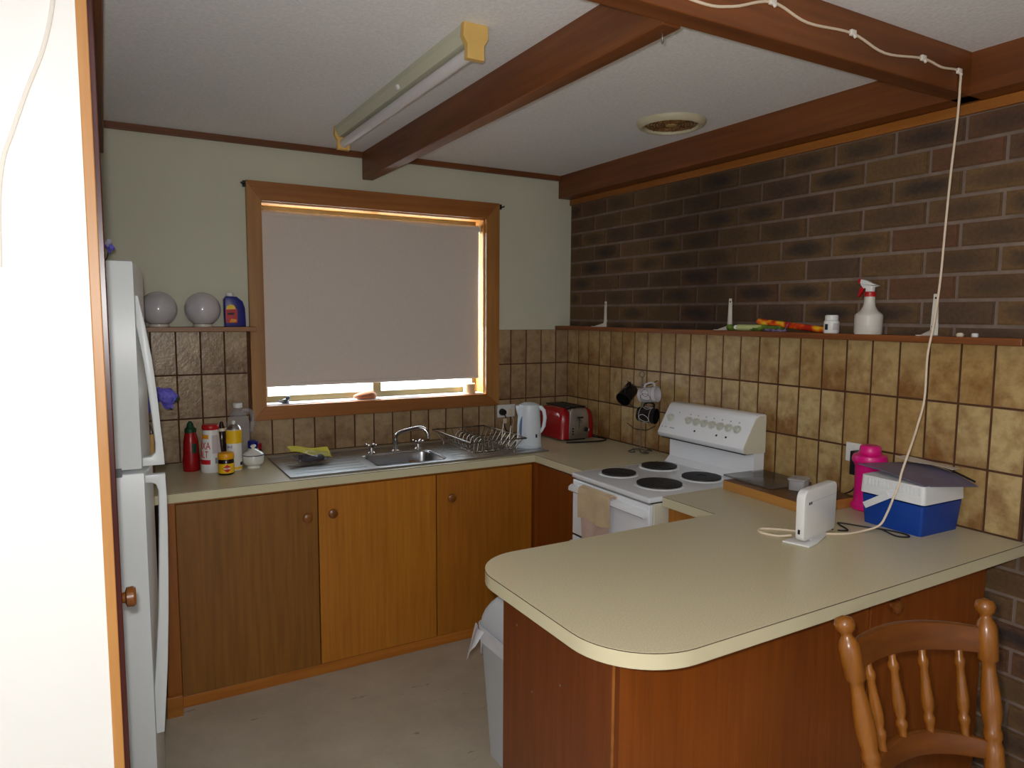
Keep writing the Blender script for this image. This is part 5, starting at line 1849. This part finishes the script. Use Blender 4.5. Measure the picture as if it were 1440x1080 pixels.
b = BM()
R_ = [binring(1.0, 0.0, b), binring(1.0, 0.015, b), binring(1.16, 0.46, b), binring(1.19, 0.47, b), binring(1.19, 0.482, b)]
for A, B in zip(R_, R_[1:]):
    for i in range(len(A)):
        j = (i + 1) % len(A)
        b.faces.new((A[i], A[j], B[j], B[i]))
b.faces.new(R_[0][::-1])
b.faces.new(R_[-1])
O('bucket', b, 'binwhite', bn, True)
b = BM()
prof = []
for k in range(9):
    t_ = k / 8
    prof.append((0.999 - 0.84 * t_ ** 1.8, 0.484 + 0.155 * math.sin(t_ * PI / 2)))
R_ = [binring(1.17 * s, z, b) for s, z in prof]
for A, B in zip(R_, R_[1:]):
    for i in range(len(A)):
        j = (i + 1) % len(A)
        b.faces.new((A[i], A[j], B[j], B[i]))
b.faces.new(R_[0][::-1])
b.faces.new(R_[-1])
O('dome_lid', b, 'binwhite', bn, True, ang=1.2)


def liner(u, v):
    P_ = rrect(-0.178, 0.178, -0.243, 0.243, 0.04, 12)
    k = u * (len(P_) - 1)
    i = min(int(k), len(P_) - 2)
    f = k - i
    x = P_[i][0] * (1 - f) + P_[i + 1][0] * f
    y = P_[i][1] * (1 - f) + P_[i + 1][1] * f
    drop = 0.075 + 0.03 * math.sin(u * 23) + 0.02 * math.sin(u * 51 + 2)
    s = 1.0 - 0.028 * v + 0.012 * math.sin(u * 60) * v
    return (x * s, y * s, 0.488 - drop * v)


O('liner', sheet(liner, 90, 6, 0.001), 'bag', bn, True)
O('liner_tail', sheet(lambda u, v: (-0.176 - 0.022 * v - 0.008 * math.sin(u * 5), 0.17 + 0.085 * u + 0.03 * v, 0.475 - 0.125 * v * (0.5 + u * .7)), 8, 8, 0.001), 'bag', bn, True)
O('liner_tail', sheet(lambda u, v: (-0.174 - 0.008 * math.sin(u * 4) + 0.014 * v, -0.10 - 0.07 * u, 0.46 - 0.16 * v * (0.6 + u * .4)), 8, 8, 0.001), 'bag', bn, True)

# ================================================================ CHAIR
cr = thing('dining_chair', 'varnished timber spindle back dining chair in front of the peninsula', 'chair', (-0.8855, -2.713, 0.0), R(-14.8))


def vpath(z):
    """recline (v) and half spread (u) of the back posts at height z"""
    t_ = (0.93 - z) / 0.33
    return 0.195 - 0.035 * t_, -0.08 * t_


def turned(p0, p1, prof, seg=18):
    """prof: (distance along 0..1, radius) from p0 to p1"""
    p0, p1 = Vector(p0), Vector(p1)
    d = p1 - p0
    L = d.length
    b = lathe([(r, t_ * L) for t_, r in prof], seg)
    q = d.to_track_quat('Z', 'Y').to_matrix().to_4x4()
    bmesh.ops.transform(b, matrix=Matrix.Translation(p0) @ q, verts=b.verts)
    return b


SEAT = 0.445
for s in (-1, 1):
    u1, v1 = vpath(0.945)
    u0, v0 = vpath(SEAT)
    Lz = 0.945 - SEAT

    def T(z):
        return (z - SEAT) / Lz
    prof = [(0, 0), (0.0, 0.019), (T(0.60), 0.0205), (T(0.628), 0.0205), (T(0.640), 0.016), (T(0.648), 0.0195), (T(0.660), 0.0195), (T(0.668), 0.0165),
            (T(0.70), 0.0220), (T(0.735), 0.0205), (T(0.79), 0.0145), (T(0.806), 0.0145), (T(0.812), 0.0215), (T(0.880), 0.0225), (T(0.893), 0.018), (T(0.902), 0.0120),
            (T(0.908), 0.0125), (T(0.914), 0.019), (T(0.926), 0.0220), (T(0.938), 0.018), (T(0.945), 0.0)]
    O('back_post', turned((s * u0, v0, SEAT), (s * u1, v1, 0.945), prof), 'chair', cr, True, ang=0.9)


def rail(z0, z1, arch_h, bow, th, dz=0.0):
    b = BM()
    n = 16
    zm = (z0 + z1) / 2
    hu, vv = vpath(zm)
    rows = []
    for i in range(n + 1):
        t_ = -1 + 2 * i / n
        k = 1 - t_ * t_
        zb = z0 + arch_h * 0.6 * k
        zt = z1 + arch_h * k
        ring = []
        for (zz, side) in ((zb, -1), (zt, -1), (zt, 1), (zb, 1)):
            hu_, v_ = vpath(zz)
            ring.append(b.verts.new((hu * t_, v_ + bow * k + side * th / 2, zz)))
        rows.append(ring)
    for A, B in zip(rows, rows[1:]):
        for i in range(4):
            j = (i + 1) % 4
            b.faces.new((A[i], A[j], B[j], B[i]))
    b.faces.new(rows[0][::-1])
    b.faces.new(rows[-1])
    bmesh.ops.recalc_face_normals(b, faces=b.faces)
    es = [e for e in b.edges if e.calc_face_angle(0) > 0.8]
    bmesh.ops.bevel(b, geom=es, offset=0.004, segments=2, profile=0.5, affect='EDGES')
    return b


O('crest_rail', rail(0.824, 0.880, 0.012, 0.048, 0.020), 'chair_x', cr, True, ang=0.6)
O('lower_rail', rail(0.600, 0.640, 0.018, 0.048, 0.020), 'chair_x', cr, True, ang=0.6)
for k in range(4):
    f = -0.70 + 0.467 * k
    def P_at(z):
        hu, vv = vpath(z)
        return (hu * f * 0.98, vv + 0.048 * (1 - f * f), z)
    L = 0.846 - 0.636
    O('spindle', turned(P_at(0.636), P_at(0.846), [(0, 0), (0, 0.0085), (0.10, 0.0085), (0.16, 0.0095), (0.19, 0.0125), (0.235, 0.0125), (0.27, 0.0085), (0.33, 0.0125), (0.42, 0.0135), (0.62, 0.0098), (0.74, 0.0085), (0.77, 0.012), (0.82, 0.012), (0.86, 0.008), (1.0, 0.0078), (1.0, 0)], 14), 'chair', cr, True, ang=0.9)
hu, vv = vpath(SEAT)
sp_ = [(-hu - .03, vv + .02), (-hu - .05, vv - .1), (-0.215, vv - .38), (-0.19, vv - .42), (0.19, vv - .42), (0.215, vv - .38), (hu + .05, vv - .1), (hu + .03, vv + .02)]
O('seat', prism(sp_, SEAT - 0.035, SEAT, 2, 0.008), 'chair_x', cr, True)
legp = [(0, 0), (0, 0.014), (0.1, 0.0165), (0.3, 0.021), (0.42, 0.017), (0.46, 0.021), (0.52, 0.021), (0.56, 0.017), (0.8, 0.021), (1.0, 0.019), (1.0, 0)]
tops = [(-hu, vv - .01), (hu, vv - .01), (-0.165, vv - .36), (0.165, vv - .36)]
feet = [(-hu - .02, vv + .06), (hu + .02, vv + .06), (-0.185, vv - .40), (0.185, vv - .40)]
for (a, b_), (c_, d_) in zip(tops, feet):
    O('leg', turned((c_, d_, 0.0), (a, b_, SEAT - 0.034), legp, 16), 'chair', cr, True, ang=0.9)


def mid(i, z):
    t_ = z / (SEAT - .034)
    return (feet[i][0] + (tops[i][0] - feet[i][0]) * t_, feet[i][1] + (tops[i][1] - feet[i][1]) * t_, z)


sp2 = [(0, 0), (0, 0.009), (0.3, 0.012), (0.5, 0.014), (0.7, 0.012), (1, 0.009), (1, 0)]
for i, j, z in ((0, 2, 0.16), (1, 3, 0.16), (2, 3, 0.22), (0, 1, 0.20)):
    O('stretcher', turned(mid(i, z), mid(j, z), sp2, 12), 'chair', cr, True, ang=0.9)
